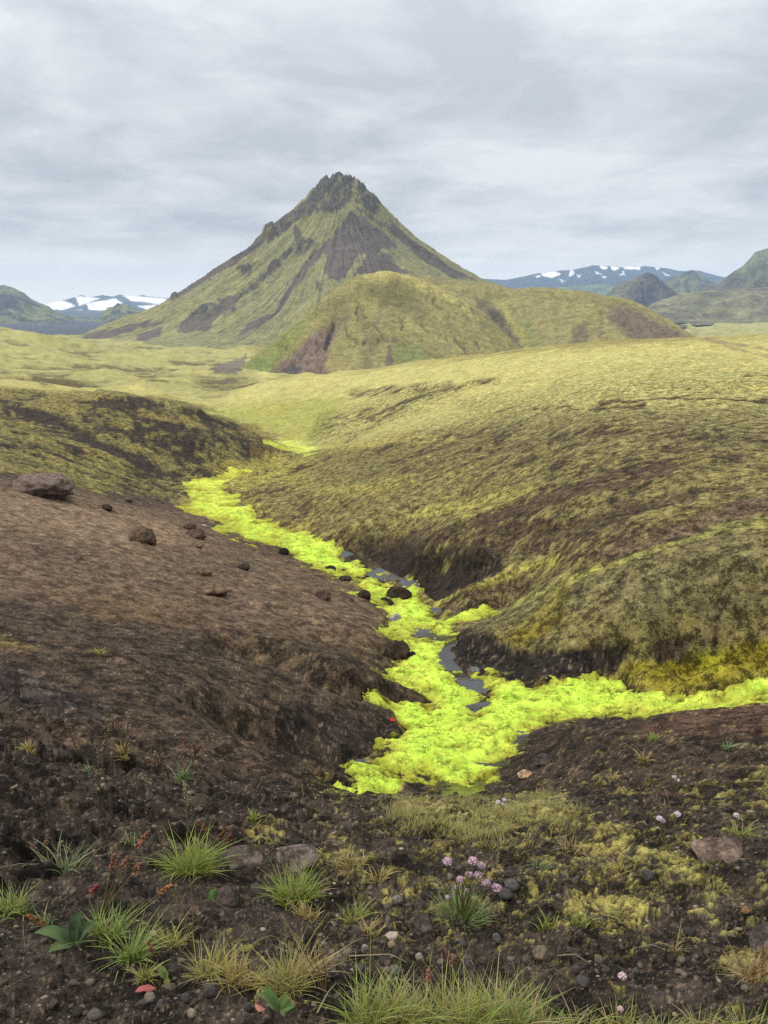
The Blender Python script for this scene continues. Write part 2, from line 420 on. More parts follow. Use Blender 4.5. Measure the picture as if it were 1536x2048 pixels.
# bright stream moss (outline on the creek floor)
MOSSP = [
    [(384, 962), (410, 953), (440, 946), (490, 936), (535, 926), (545, 930), (500, 946), (462, 960), (452, 968), (470, 990), (505, 1008), (520, 1030), (560, 1048), (610, 1062), (640, 1078), (682, 1096), (686, 1112), (712, 1132), (735, 1144), (770, 1158), (806, 1176), (838, 1178),
     (862, 1200), (872, 1222), (890, 1240), (905, 1246), (900, 1258), (868, 1258), (838, 1270), (862, 1276), (884, 1286), (880, 1302), (888, 1324), (912, 1344), (935, 1362), (960, 1380), (962, 1392), (942, 1412), (952, 1424), (985, 1402), (992, 1390),
     (960, 1372), (938, 1355), (945, 1343), (985, 1346), (1022, 1356), (1060, 1370), (1140, 1360), (1235, 1355), (1280, 1368), (1330, 1384), (1400, 1380), (1470, 1360), (1560, 1345), (1720, 1325), (1720, 1372), (1540, 1400), (1430, 1412), (1300, 1426), (1230, 1428),
     (1150, 1432), (1090, 1448), (1050, 1462), (1036, 1480), (1040, 1500), (1010, 1514), (960, 1522), (985, 1536), (1000, 1556), (960, 1566), (905, 1560), (880, 1572), (840, 1562), (810, 1560), (790, 1582), (735, 1592), (690, 1588), (622, 1580),
     (645, 1552), (700, 1552), (726, 1560), (732, 1552), (720, 1530), (735, 1505), (780, 1488), (795, 1472), (800, 1452), (790, 1430), (782, 1408), (800, 1400), (850, 1416), (880, 1412), (850, 1390), (800, 1366), (765, 1352), (780, 1330), (815, 1322),
     (810, 1290), (785, 1280), (762, 1262), (775, 1240), (780, 1205), (745, 1198), (715, 1175), (705, 1160), (660, 1150), (640, 1140), (600, 1118), (560, 1096), (500, 1080), (455, 1058), (420, 1035), (378, 1012), (378, 992), (368, 970)],
    [(536, 886), (566, 883), (600, 892), (640, 896), (612, 908), (586, 900)],
    [(890, 1236), (930, 1229), (975, 1222), (980, 1225), (945, 1234), (900, 1246)],
    [(690, 1535), (705, 1520), (728, 1528), (732, 1556), (725, 1575), (715, 1560), (700, 1548)],
    [(720, 1384), (750, 1380), (800, 1404), (830, 1412), (790, 1420), (775, 1410), (745, 1402)],
]
MOSSHOLE = [[(740, 1535), (775, 1532), (785, 1545), (760, 1560), (738, 1552)], [(835, 1545), (880, 1540), (890, 1556), (850, 1560)], [(650, 1150), (700, 1145), (730, 1150), (700, 1160), (660, 1160)],
            [(800, 1545), (818, 1550), (806, 1562), (790, 1556)]]

# ------------------------------------------------------------------ mesh helpers
def grid_mesh(name, X, Y, Z, nr, nc, col=None, keepf=None, extra=None):
    idx = np.arange(nr * nc).reshape(nr, nc)
    a = idx[:-1, :-1].ravel(); b = idx[:-1, 1:].ravel(); c = idx[1:, 1:].ravel(); d = idx[1:, :-1].ravel()
    q = np.stack([a, b, c, d], 1)
    if keepf is not None:
        q = q[keepf[q].any(1)]
        used, inv = np.unique(q, return_inverse=True)
        q = inv.reshape(-1, 4); X, Y, Z = X[used], Y[used], Z[used]
        if col is not None: col = col[used]
    me = bpy.data.meshes.new(name)
    co = np.stack([X, Y, Z], 1).astype(np.float32)
    me.vertices.add(len(co)); me.vertices.foreach_set('co', co.ravel())
    me.loops.add(q.size); me.loops.foreach_set('vertex_index', q.ravel().astype(np.int32))
    me.polygons.add(len(q)); me.polygons.foreach_set('loop_start', np.arange(0, q.size, 4, dtype=np.int32))
    me.polygons.foreach_set('use_smooth', np.ones(len(q), bool))
    me.update(calc_edges=True)
    if col is not None: add_col(me, col)
    return me
def add_col(me, col, alpha=None):
    at = me.color_attributes.new('Col', 'FLOAT_COLOR', 'POINT')
    c = np.ones((len(col), 4), np.float32); c[:, :3] = np.clip(col[:, :3], 0.002, 0.95)
    if col.shape[1] == 4: c[:, 3] = col[:, 3]
    at.data.foreach_set('color', c.ravel())
def obj(name, me, mat=None, parent=None):
    o = bpy.data.objects.new(name, me); COL.objects.link(o)
    if mat is not None and me is not None: me.materials.append(mat) if not me.materials else None
    if parent is not None: o.parent = parent
    return o
def struct(o): o['kind'] = 'structure'; return o
def tag(o, label, cat, group=None):
    o['label'] = label; o['category'] = cat
    if group: o['group'] = group
    return o
def pymesh(name, verts, faces, col=None, smooth=True):
    me = bpy.data.meshes.new(name)
    me.from_pydata([tuple(map(float, p)) for p in verts], [], faces)
    if smooth: me.polygons.foreach_set('use_smooth', np.ones(len(me.polygons), bool))
    if col is not None: add_col(me, np.asarray(col, float))
    me.update(); return me

# ------------------------------------------------------------------ materials
def mat_attr(name, rough=0.95, grain=(0.4, 9.0, 0.45), bump=0.4, bdist=0.01, bscale=60.0, trans=0.0, spec=0.15, speck=0.0, sr=(0.535, 0.455)):
    m = bpy.data.materials.new(name); m.use_nodes = True
    t = m.node_tree; t.nodes.clear(); L = t.links.new
    out = N(t, 'ShaderNodeOutputMaterial'); b = N(t, 'ShaderNodeBsdfPrincipled')
    b.inputs['Roughness'].default_value = rough; b.inputs['Specular IOR Level'].default_value = spec
    at = N(t, 'ShaderNodeVertexColor', layer_name='Col'); c = at.outputs[0]
    tc = N(t, 'ShaderNodeTexCoord')
    if grain:
        sc_, det, amt = grain
        n = N(t, 'ShaderNodeTexNoise', inp={'Scale': sc_, 'Detail': det, 'Roughness': 0.93}); L(tc.outputs['Object'], n.inputs['Vector'])
        mr = N(t, 'ShaderNodeMapRange'); L(n.outputs[0], mr.inputs[0])
        for i, x in ((1, 0.41), (2, 0.59), (3, 1 - amt), (4, 1 + amt)): mr.inputs[i].default_value = x
        s = N(t, 'ShaderNodeVectorMath', operation='SCALE'); L(c, s.inputs[0]); L(mr.outputs[0], s.inputs['Scale']); c = s.outputs[0]
        if speck > 0:                                  # dark soil specks among tufts, plus crevice shade painted into the colour
            n3_ = N(t, 'ShaderNodeTexNoise', inp={'Scale': sc_ * 1.37, 'Detail': det, 'Roughness': 0.93, 'Lacunarity': 2.1}); L(tc.outputs['Object'], n3_.inputs['Vector'])
            sm = N(t, 'ShaderNodeMapRange', interpolation_type='SMOOTHSTEP'); L(n3_.outputs[0], sm.inputs[0])
            for i, x in ((1, sr[0]), (2, sr[1]), (3, 0.0), (4, speck)): sm.inputs[i].default_value = x
            fa = N(t, 'ShaderNodeMath', operation='MULTIPLY'); L(sm.outputs[0], fa.inputs[0]); L(at.outputs[1], fa.inputs[1])
            dk = N(t, 'ShaderNodeVectorMath', operation='MULTIPLY'); L(c, dk.inputs[0]); dk.inputs[1].default_value = (0.18, 0.16, 0.145)
            br = N(t, 'ShaderNodeVectorMath', operation='SCALE'); L(c, br.inputs[0]); br.inputs['Scale'].default_value = 1.30
            mm = N(t, 'ShaderNodeMixRGB'); L(fa.outputs[0], mm.inputs[0]); L(br.outputs[0], mm.inputs[1]); L(dk.outputs[0], mm.inputs[2]); c = mm.outputs[0]
    L(c, b.inputs['Base Color'])
    if bump > 0:
        n2 = N(t, 'ShaderNodeTexNoise', inp={'Scale': bscale, 'Detail': 5.0, 'Roughness': 0.65}); L(tc.outputs['Object'], n2.inputs['Vector'])
        bp = N(t, 'ShaderNodeBump', inp={'Strength': bump, 'Distance': bdist}); L(n2.outputs[0], bp.inputs['Height']); L(bp.outputs[0], b.inputs['Normal'])
    sh = b.outputs[0]
    if trans > 0:
        tr = N(t, 'ShaderNodeBsdfTranslucent'); L(c, tr.inputs[0])
        mx = N(t, 'ShaderNodeMixShader', inp={0: trans}); L(b.outputs[0], mx.inputs[1]); L(tr.outputs[0], mx.inputs[2]); sh = mx.outputs[0]
    L(sh, out.inputs[0])
    return m
M_GROUND = mat_attr('soil_and_moss', 0.95, (2.3, 7.0, 0.45), 0.9, 0.03, 38.0, speck=1.0)
M_MOUNT = mat_attr('mountain_moss_and_scree', 0.97, (0.05, 5.0, 0.20), 0.7, 1.2, 0.25, speck=0.16)
M_HILL = mat_attr('hill_moss_and_scree', 0.97, (0.12, 5.0, 0.24), 0.6, 0.4, 0.7, speck=0.26)
M_FAR = mat_attr('far_mountain', 0.97, (0.008, 5.0, 0.35), 0.7, 14.0, 0.02)
M_MOSS = mat_attr('stream_moss', 0.9, (3.0, 5.0, 0.20), 0.9, 0.035, 20.0, 0.0, 0.1, speck=0.75, sr=(0.475, 0.40))
M_ROCK = mat_attr('lava_rock', 0.93, (6.0, 6.0, 0.4), 0.9, 0.02, 26.0, speck=0.6)
M_STONE = mat_attr('small_stone', 0.9, (40.0, 4.0, 0.35), 0.5, 0.004, 120.0)
M_PLANT = mat_attr('plant', 0.75, None, 0.0, trans=0.42, spec=0.2)
def mat_water():
    m = bpy.data.materials.new('stream_water'); m.use_nodes = True
    t = m.node_tree; b = t.nodes['Principled BSDF']; L = t.links.new
    b.inputs['Base Color'].default_value = (0.018, 0.018, 0.015, 1); b.inputs['Roughness'].default_value = 0.06; b.inputs['IOR'].default_value = 1.5
    tc = N(t, 'ShaderNodeTexCoord'); n = N(t, 'ShaderNodeTexNoise', inp={'Scale': 7.0, 'Detail': 4.0}); L(tc.outputs['Object'], n.inputs['Vector'])
    bp = N(t, 'ShaderNodeBump', inp={'Strength': 0.35, 'Distance': 0.03}); L(n.outputs[0], bp.inputs['Height']); L(bp.outputs[0], b.inputs['Normal'])
    return m
M_WATER = mat_water()

# ------------------------------------------------------------------ the ground
def P(*pts): return ('P', list(pts))
def Ln(wd, *pts): return ('L', list(pts), wd)
SOIL = [
    (P((-200, 940), (80, 960), (380, 1015), (560, 1105), (700, 1165), (770, 1240), (740, 1300), (560, 1260), (380, 1250), (200, 1220), (-200, 1190)), 34, S(112, 95, 77), 0.9),
    (P((-200, 960), (90, 985), (330, 1045), (420, 1090), (300, 1110), (100, 1060), (-200, 1030)), 26, S(138, 118, 96), 0.85),
    (P((60, 1180), (250, 1190), (420, 1240), (520, 1290), (330, 1260), (150, 1230)), 26, S(112, 90, 66), 0.6),
    (P((-200, 1190), (120, 1215), (400, 1285), (700, 1350), (800, 1400), (790, 1480), (640, 1570), (400, 1560), (-200, 1400)), 32, S(80, 67, 53), 0.85),
    (P((560, 1420), (700, 1420), (790, 1440), (770, 1480), (690, 1530), (560, 1520)), 26, S(52, 45, 39), 0.9),
    (P((-200, 1310), (60, 1340), (220, 1420), (200, 1450), (60, 1420), (-200, 1390)), 24, S(62, 57, 56), 0.8),
    (P((1030, 1485), (1120, 1440), (1400, 1405), (1700, 1370), (1700, 1560), (1300, 1600), (1000, 1575)), 16, S(66, 54, 45), 0.95),
    (P((1330, 1425), (1420, 1405), (1700, 1375), (1700, 1480), (1450, 1470), (1280, 1470)), 20, S(92, 70, 56), 0.8),
    (P((720, 1092), (800, 1086), (980, 1100), (1010, 1135), (930, 1170), (870, 1195), (790, 1150)), 12, S(50, 43, 34), 0.95),
    (P((895, 1262), (960, 1262), (1040, 1295), (1100, 1300), (1180, 1285), (1260, 1290), (1240, 1350), (1060, 1372), (980, 1350), (915, 1320)), 10, S(40, 36, 32), 0.95),
    (P((920, 1240), (1000, 1215), (1060, 1190), (1160, 1165), (1100, 1230), (1000, 1250)), 16, S(58, 50, 38), 0.8),
    (Ln(11, (1640, 985), (1440, 1030), (1290, 1085), (1210, 1115)), 12, S(114, 97, 76), 0.85),
    (Ln(13, (1340, 940), (1180, 972), (1060, 1010)), 12, S(98, 82, 62), 0.8),
]
MOSSCOV = [
    (P((-300, 1000), (80, 960), (380, 1015), (560, 1105), (700, 1165), (770, 1240), (790, 1480), (640, 1600), (500, 2100), (-300, 2100)), 18, 0.10, 1.0),
    (P((120, 1180), (420, 1230), (700, 1340), (620, 1420), (450, 1330), (150, 1230)), 40, 0.27, 1.0),
    (P((460, 1180), (640, 1180), (770, 1260), (740, 1330), (560, 1240)), 26, 0.26, 1.0),
    (P((640, 1330), (760, 1345), (860, 1400), (830, 1412), (740, 1380)), 12, 0.10, 1.0),
    (P((500, 1290), (640, 1330), (760, 1390), (700, 1420), (560, 1370)), 26, 0.26, 0.9),
    # green spur on the left, its bare streaks
    (P((-200, 765), (200, 792), (400, 822), (520, 862), (592, 905), (470, 940), (370, 965), (380, 1010), (200, 985), (80, 955), (-200, 930)), 8, 0.58, 1.0),
    (P((530, 880), (600, 886), (650, 895), (612, 910), (580, 902)), 5, 1.0, 1.0),
    (P((250, 830), (400, 835), (530, 875), (560, 905), (440, 900), (330, 880)), 22, 0.40, 1.0),
    (P((140, 785), (300, 800), (420, 825), (520, 870), (440, 850), (300, 828), (180, 812)), 8, 0.45, 1.0),
    (Ln(9, (10, 815), (120, 850), (230, 905), (330, 948)), 9, 0.22, 1.0),
    (Ln(6, (170, 838), (300, 880), (400, 925)), 8, 0.30, 1.0),
    (Ln(8, (280, 930), (350, 955), (380, 985)), 9, 0.28, 1.0),
    (P((460, 880), (560, 890), (592, 905), (480, 930)), 12, 0.38, 1.0),
    # right slopes
    (P((400, 990), (600, 915), (760, 880), (1000, 860), (1700, 850), (1700, 1330), (1000, 1345), (900, 1250), (700, 1090), (560, 1045)), 26, 0.60, 1.0),
    (P((820, 860), (1250, 850), (1700, 830), (1700, 930), (1300, 960), (1000, 1000), (760, 960)), 40, 0.56, 1.0),
    (P((640, 930), (820, 960), (1100, 930), (1060, 980), (900, 1060), (720, 1090), (620, 1040)), 26, 0.74, 1.0),
    (P((640, 1075), (760, 1075), (900, 1050), (1050, 1040), (1200, 1040), (1100, 1100), (960, 1105), (720, 1100)), 26, 0.36, 1.0),
    (P((720, 1098), (800, 1090), (980, 1104), (1010, 1135), (930, 1168), (870, 1190), (790, 1145)), 10, 0.06, 1.0),
    (Ln(6, (800, 1140), (880, 1115), (930, 1100)), 8, 0.55, 0.9),
    (Ln(13, (1640, 985), (1440, 1030), (1290, 1085), (1210, 1115)), 10, 0.18, 1.0),
    (Ln(13, (1340, 940), (1180, 972), (1060, 1012), (960, 1050)), 14, 0.14, 1.0),
    (Ln(9, (1480, 975), (1300, 1010), (1160, 1050)), 14, 0.28, 1.0), (P((1000, 1050), (1200, 1040), (1300, 1060), (1150, 1110), (1020, 1110)), 24, 0.34, 0.9),
    (P((930, 1260), (1040, 1200), (1200, 1120), (1400, 1065), (1700, 1040), (1700, 1330), (1300, 1330), (1000, 1300)), 40, 0.72, 0.9),
    (P((895, 1264), (960, 1262), (1040, 1295), (1100, 1300), (1180, 1285), (1260, 1290), (1240, 1350), (1060, 1372), (980, 1350), (915, 1320)), 9, 0.16, 1.0),
    (P((1150, 1150), (1130, 1240), (1060, 1290), (1000, 1280), (1080, 1210)), 14, 0.86, 0.8),
    (P((1240, 1330), (1440, 1300), (1700, 1250), (1700, 1345), (1470, 1362), (1330, 1385), (1260, 1362)), 10, 1.0, 1.0),
    (P((1300, 1285), (1380, 1282), (1370, 1325), (1315, 1330)), 8, 0.2, 1.0),
    (P((880, 1210), (1000, 1170), (1100, 1135), (1000, 1210), (905, 1240)), 10, 0.35, 0.8),
    # plateau and the valley beyond
    (P((-200, 640), (480, 690), (560, 755), (760, 735), (1050, 705), (1700, 660), (1700, 845), (1300, 830), (1000, 850), (760, 880), (620, 895), (430, 830), (330, 800), (-200, 765)), 14, 0.98, 1.0),
    (P((1100, 770), (1700, 755), (1700, 790), (1300, 800), (1120, 810)), 16, 0.80, 1.0),
    (P((900, 800), (1250, 790), (1700, 800), (1700, 860), (1250, 850), (950, 850)), 22, 0.78, 1.0),
    (P((640, 830), (760, 800), (920, 770), (900, 790), (800, 840), (700, 880), (620, 885)), 14, 0.62, 1.0),
    (Ln(4, (1000, 760), (860, 785), (780, 820), (690, 852)), 6, 0.4, 1.0),
    (P((700, 780), (900, 766), (915, 775), (800, 790), (700, 798)), 5, 0.5, 1.0),
    (Ln(3, (1200, 805), (1400, 797), (1536, 803)), 4, 0.15, 0.9), (Ln(2.5, (1330, 772), (1420, 774)), 3, 0.15, 0.9), (Ln(2, (1480, 755), (1536, 754)), 3, 0.1, 0.9), (Ln(2.5, (1180, 822), (1290, 812)), 4, 0.2, 0.9),
    (Ln(3, (1020, 830), (1080, 822), (1140, 815)), 4, 0.2, 0.8),
    # foreground moss and turf
    (P((640, 1640), (900, 1660), (1150, 1640), (1420, 1640), (1560, 1700), (1560, 1860), (1380, 1900), (1180, 1880), (1040, 1840), (860, 1880), (700, 1800)), 60, 0.34, 1.0),
    (P((260, 1880), (640, 1880), (640, 1980), (300, 1980)), 40, 0.24, 1.0),
    (P((780, 1600), (1000, 1600), (1130, 1590), (1150, 1640), (1080, 1670), (900, 1670), (790, 1645)), 16, 0.62, 1.0),
    (P((1330, 1560), (1700, 1520), (1700, 1640), (1400, 1620)), 24, 0.5, 1.0),
    (P((1100, 1655), (1230, 1640), (1360, 1700), (1440, 1760), (1330, 1790), (1240, 1770), (1150, 1720)), 26, 0.5, 1.0),
    (P((1250, 1690), (1370, 1690), (1400, 1750), (1300, 1750)), 26, 0.60, 1.0),
    (P((1180, 1795), (1280, 1790), (1310, 1850), (1240, 1870), (1190, 1830)), 24, 0.68, 1.0),
    (P((1060, 1770), (1190, 1780), (1200, 1830), (1300, 1890), (1340, 1920), (1240, 1900), (1080, 1820)), 22, 0.42, 1.0),
    (P((850, 1740), (900, 1745), (880, 1870), (960, 1850), (1000, 1800), (1010, 1840), (900, 1890), (850, 1860)), 14, 0.5, 1.0),
    (P((620, 1690), (740, 1720), (780, 1780), (700, 1760), (630, 1740)), 14, 0.5, 1.0),
    (P((480, 1640), (560, 1650), (560, 1700), (490, 1700)), 14, 0.5, 1.0),
    (P((1430, 1900), (1600, 1890), (1600, 1980), (1460, 1970)), 18, 0.62, 1.0),
    (P((700, 1560), (1000, 1560), (1000, 1600), (700, 1600)), 18, 0.18, 1.0),
    (Ln(14, (1100, 1530), (1200, 1500), (1290, 1470)), 14, 0.35, 0.9),
    (Ln(18, (1340, 1560), (1200, 1580), (1130, 1560)), 16, 0.35, 0.8),
    (P((-100, 1245), (30, 1270), (80, 1310), (40, 1310), (-100, 1280)), 14, 0.55, 1.0),
]
MOSSCOL = [
    (P((-200, 640), (480, 690), (560, 755), (760, 735), (1050, 705), (1700, 660), (1700, 845), (1300, 830), (1000, 850), (760, 880), (620, 895), (430, 830), (330, 800), (-200, 765)), 14, S(171, 167, 90), 1.0),
    (P((-200, 640), (480, 690), (520, 760), (430, 800), (200, 770), (-200, 765)), 10, S(153, 151, 84), 1.0),
    (P((400, 830), (560, 800), (700, 790), (650, 870), (600, 890), (480, 850)), 20, S(150, 152, 62), 1.0),
    (P((760, 880), (1000, 830), (1700, 810), (1700, 900), (1000, 930)), 30, S(130, 122, 70), 0.9),
    (P((400, 990), (600, 915), (760, 890), (1000, 920), (1700, 900), (1700, 1330), (1000, 1345), (900, 1250), (700, 1090), (560, 1045)), 26, S(129, 121, 64), 1.0),
    (P((-200, 765), (200, 792), (400, 822), (520, 862), (592, 905), (470, 940), (370, 965), (380, 1010), (200, 985), (80, 955), (-200, 930)), 8, S(132, 124, 62), 1.0),
    (P((930, 1260), (1040, 1200), (1200, 1120), (1400, 1065), (1700, 1040), (1700, 1330), (1300, 1330), (1000, 1300)), 46, S(118, 111, 68), 0.9),
    (P((1150, 1150), (1130, 1240), (1060, 1290), (1000, 1280), (1080, 1210)), 16, S(120, 112, 34), 0.9),
    (P((1240, 1330), (1440, 1300), (1700, 1250), (1700, 1345), (1470, 1362), (1330, 1385), (1260, 1362)), 12, S(132, 124, 24), 1.0),
    (P((1390, 1310), (1450, 1300), (1440, 1350), (1400, 1350)), 10, S(140, 142, 16), 0.8),
    (Ln(9, (640, 985), (760, 975), (820, 960)), 12, S(160, 155, 62), 0.8), (Ln(8, (830, 1035), (960, 1005), (1060, 985)), 10, S(162, 158, 62), 0.9), (Ln(9, (930, 1040), (1080, 1000), (1150, 975)), 12, S(158, 153, 64), 0.9),
    (P((530, 880), (600, 886), (650, 895), (612, 910), (580, 902)), 5, S(190, 200, 60), 1.0), (P((430, 945), (540, 922), (640, 925), (560, 960), (480, 985)), 14, S(168, 166, 56), 0.8),
    (Ln(10, (490, 960), (620, 965)), 14, S(160, 158, 56), 0.8), (Ln(7, (640, 895), (760, 888), (900, 875)), 7, S(174, 168, 76), 0.8),
    (Ln(8, (880, 1205), (1000, 1160), (1100, 1130), (1200, 1095)), 9, S(165, 160, 48), 0.9), (Ln(8, (990, 1222), (1120, 1170), (1300, 1095), (1536, 1040)), 9, S(146, 144, 60), 0.9),
    (Ln(9, (640, 1330), (700, 1340), (790, 1395)), 8, S(150, 140, 60), 0.8),
    (P((780, 1600), (1000, 1600), (1130, 1590), (1150, 1640), (1080, 1670), (900, 1670), (790, 1645)), 16, S(150, 144, 78), 1.0),
    (P((1040, 1640), (1450, 1640), (1450, 1900), (1040, 1900)), 40, S(150, 142, 66), 1.0),
    (P((-300, 1000), (380, 1020), (700, 1170), (790, 1480), (640, 1600), (-300, 1800)), 30, S(112, 96, 52), 1.0),
]
SOIL += [(P((416, 742), (436, 730), (462, 724), (478, 722), (492, 708), (488, 735), (470, 752), (440, 750)), 5, S(116, 110, 98), 1.0)]
MOSSCOV += [(P((416, 742), (436, 730), (462, 724), (478, 722), (492, 708), (488, 735), (470, 752), (440, 750)), 5, 0.02, 1.0), (P((120, 690), (260, 700), (330, 690), (250, 712), (140, 712)), 8, 0.72, 1.0), (P((60, 752), (130, 748), (150, 762), (90, 772)), 8, 0.3, 0.9), (P((270, 752), (300, 762), (340, 772), (300, 770)), 4, 0.2, 0.9), (P((330, 715), (380, 722), (350, 728)), 4, 0.45, 0.9)]
_m = MOSSP[0] + MOSSP[0][:1]
MOSSCOV += [(('L', _m, 7), 12, 0.62, 0.9)]
MOSSCOL += [(('L', _m, 10), 16, S(150, 142, 48), 0.9)]
TRACK = [Ln(2.0, (1405, 681), (1440, 688), (1480, 703), (1545, 719)), Ln(2.0, (1412, 679), (1460, 688), (1490, 690), (1545, 708))]

def ground_colour(X, Y, z, z0, r, u, v, wu, wv, crk, wet, ck):
    n = len(X)
    far = sst(60, 200, r)
    ns = ssnoise(X, Y, r, 2, 2.2, 40)
    # larger streaks, drawn out across the slope
    a = 0.9
    Xs = X * math.cos(a) + Y * math.sin(a); Ys = -X * math.sin(a) + Y * math.cos(a)
    nb = ssnoise(Xs * 0.72, Ys, r * 0.9, 5, 8, 90)
    nv = ssnoise(X, Y, r, 7, 2.2, 14)
    ph = np.arctan2(X, Y) * 16; lr = np.log(r) * 16
    u2 = np.clip(wu, -150, 1650) + 10 * fbm(ph * 1.5, lr * 1.5, 4, 61); v2 = wv + 6 * fbm(ph * 1.5 + 4, lr * 1.5, 4, 62)
    soil = np.empty((n, 3)); soil[:] = S(64, 56, 49)
    soil += (np.asarray(S(84, 71, 52)) - soil) * (sst(9, 16, r) * (u > 500))[:, None]
    soil += (np.asarray(S(112, 102, 70)) - soil) * far[:, None]
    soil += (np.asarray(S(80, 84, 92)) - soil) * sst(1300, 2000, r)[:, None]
    soil = paint(u2, v2, SOIL, soil)
    cov = np.full(n, 0.14); cov = np.where(r > 60, 0.9, cov)
    cov = paint(u2, v2, MOSSCOV, cov)
    cov = np.where(r > 1000, 0.9 - 0.75 * sst(1300, 2100, r) * (u < 700), cov)
    mc = np.empty((n, 3)); mc[:] = S(134, 126, 62)
    mc = paint(u2, v2, MOSSCOL, mc)
    lum = (mc @ np.array([0.3, 0.6, 0.1]))[:, None]; ds = np.where((v > 1225) & (r > 11) & (r < 16), 0.06, 0.15)[:, None]; mc += (lum * np.array([1.02, 1.0, 0.9]) - mc) * ds
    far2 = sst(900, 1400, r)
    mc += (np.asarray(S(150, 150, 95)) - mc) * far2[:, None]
    # bare hollows among the valley swells
    sw = sst(200, 320, r) * (1 - sst(900, 1500, r))
    hol = ridged(X / 95 + 3, Y / 150, 4, 41, 0.6) - 0.62
    cov = cov - sw * 0.55 * sst(0.05, 0.25, -hol)
    nsw = np.where(r < 8, 0.85, 0.46)
    m = sst(0.36, 0.64, cov - 0.06 * (r < 8) + (nsw * ns + np.where(r < 8, 0.3, 0.26) * nb) * np.where(cov > 0.92, 0.45, 1.0) * np.where(cov < 0.12, 0.6, 1.0))
    soilv = soil * (1 + 0.30 * nv + 0.22 * nb)[:, None]
    mossv = mc * (1 + 0.34 * nv + 0.16 * nb + 0.12 * ns)[:, None]
    # yellower and browner tufts within the moss
    hue = sst(-0.1, 0.6, ssnoise(X, Y, r, 9, 6, 80))
    mossv = mossv * (1 + hue[:, None] * np.array([0.10, 0.02, -0.05]))
    c = soilv + (mossv - soilv) * m[:, None]
    # pale grit and small stones in bare soil close by
    i = np.nonzero(r < 22)[0]
    k = np.maximum(r[i], 1.2) / 2.2
    for lam, thr, tint in ((0.008, 0.88, (140, 124, 104)), (0.013, 0.92, (118, 106, 96)), (0.019, 0.955, (134, 114, 90))):
        sc_ = lam * 2 ** np.round(np.log2(k))
        f1, f2, idv = worley(X[i] / sc_, Y[i] / sc_, int(thr * 100))
        sp_ = (idv > thr) * sst(0.42, 0.25, f1) * (1 - m[i]) * 0.55
        c[i] += (np.asarray(S(*tint)) - c[i]) * sp_[:, None]
    # wheel tracks
    for tr in TRACK:
        mk = mask_of(u + 2 * nb, v, tr, 1.5) * 0.75 * sst(60, 90, r)
        c += (np.asarray(S(128, 112, 84)) - c) * mk[:, None]
    # wet black mud on the creek floor
    wm = np.maximum(crk * 0.9 * (v > 1085) * (1 - 0.75 * m), np.maximum(wet, 0))
    c += (np.asarray(S(48, 43, 37)) - c) * (wm * (r < 60))[:, None]
    al = 0.92 - 0.60 * sst(0.80, 0.97, cov) * sst(40, 90, r)
    al = np.where(r < 9, 0.92, al) * (1 - 0.6 * sst(250, 700, r))
    al = al * (1 - 0.18 * mask_of(u2, v2, SOIL[0][0], 40))
    return np.concatenate([c, al[:, None]], 1), m

def cols_of():
    inn = np.arange(-0.60, 0.6001, 0.00185)
    out = []
    a = 0.60; st = 0.004
    while a < math.pi - 0.02:
        a += st; st = min(st * 1.25, 0.12); out.append(min(a, math.pi))
    out = np.array(out); out[-1] = math.pi
    return np.concatenate([-out[::-1], inn, out])
def rows_of():
    r = 0.2; L_ = [r]
    while r < 11600:
        if r < 1.15: f = 1.06
        elif r < 8: f = 1.005
        elif r < 60: f = 1.0058
        elif r < 260: f = 1.010
        elif r < 1200: f = 1.017
        else: f = 1.045
        r *= f; L_.append(r)
    return np.array(L_)
CO, RO = cols_of(), rows_of()
PHm, RRm = np.meshgrid(CO, RO)
gx = (RRm * np.sin(PHm)).ravel(); gy = (RRm * np.cos(PHm)).ravel()
res = ground(gx, gy, True)
gz = res[0]
gcol, gmoss = ground_colour(gx, gy, *res)
gz = gz + gmoss * np.minimum(0.012 + 0.0012 * res[2], 0.08)
me = grid_mesh('ground', gx, gy, gz, len(RO), len(CO), gcol)
struct(obj('ground', me, M_GROUND))
print('ground verts', len(gx))

# quick lookup of a place on the ground seen at a pixel
def hit(u, v):
    a = (u - CX) / F; b = (CY - v) / F
    dx, dy, dz = a, cp + b * sp, -sp + b * cp
    t = np.geomspace(0.9, 400, 2600)
    X, Y, Z = dx * t, dy * t, dz * t + EYE
    zg = base_z(X, Y)
    k = np.nonzero(zg > Z)[0]
    i = k[0] if len(k) else -1
    X, Y = X[max(i - 14, 0):i + 14], Y[max(i - 14, 0):i + 14]
    Z = Z[max(i - 14, 0):i + 14]
    zf = ground(X, Y)
    k = np.nonzero(zf > Z)[0]
    j = k[0] if len(k) else len(X) // 2
    return float(X[j]), float(Y[j]), float(zf[j])
def gz_at(xs, ys): return ground(np.asarray(xs, float), np.asarray(ys, float))

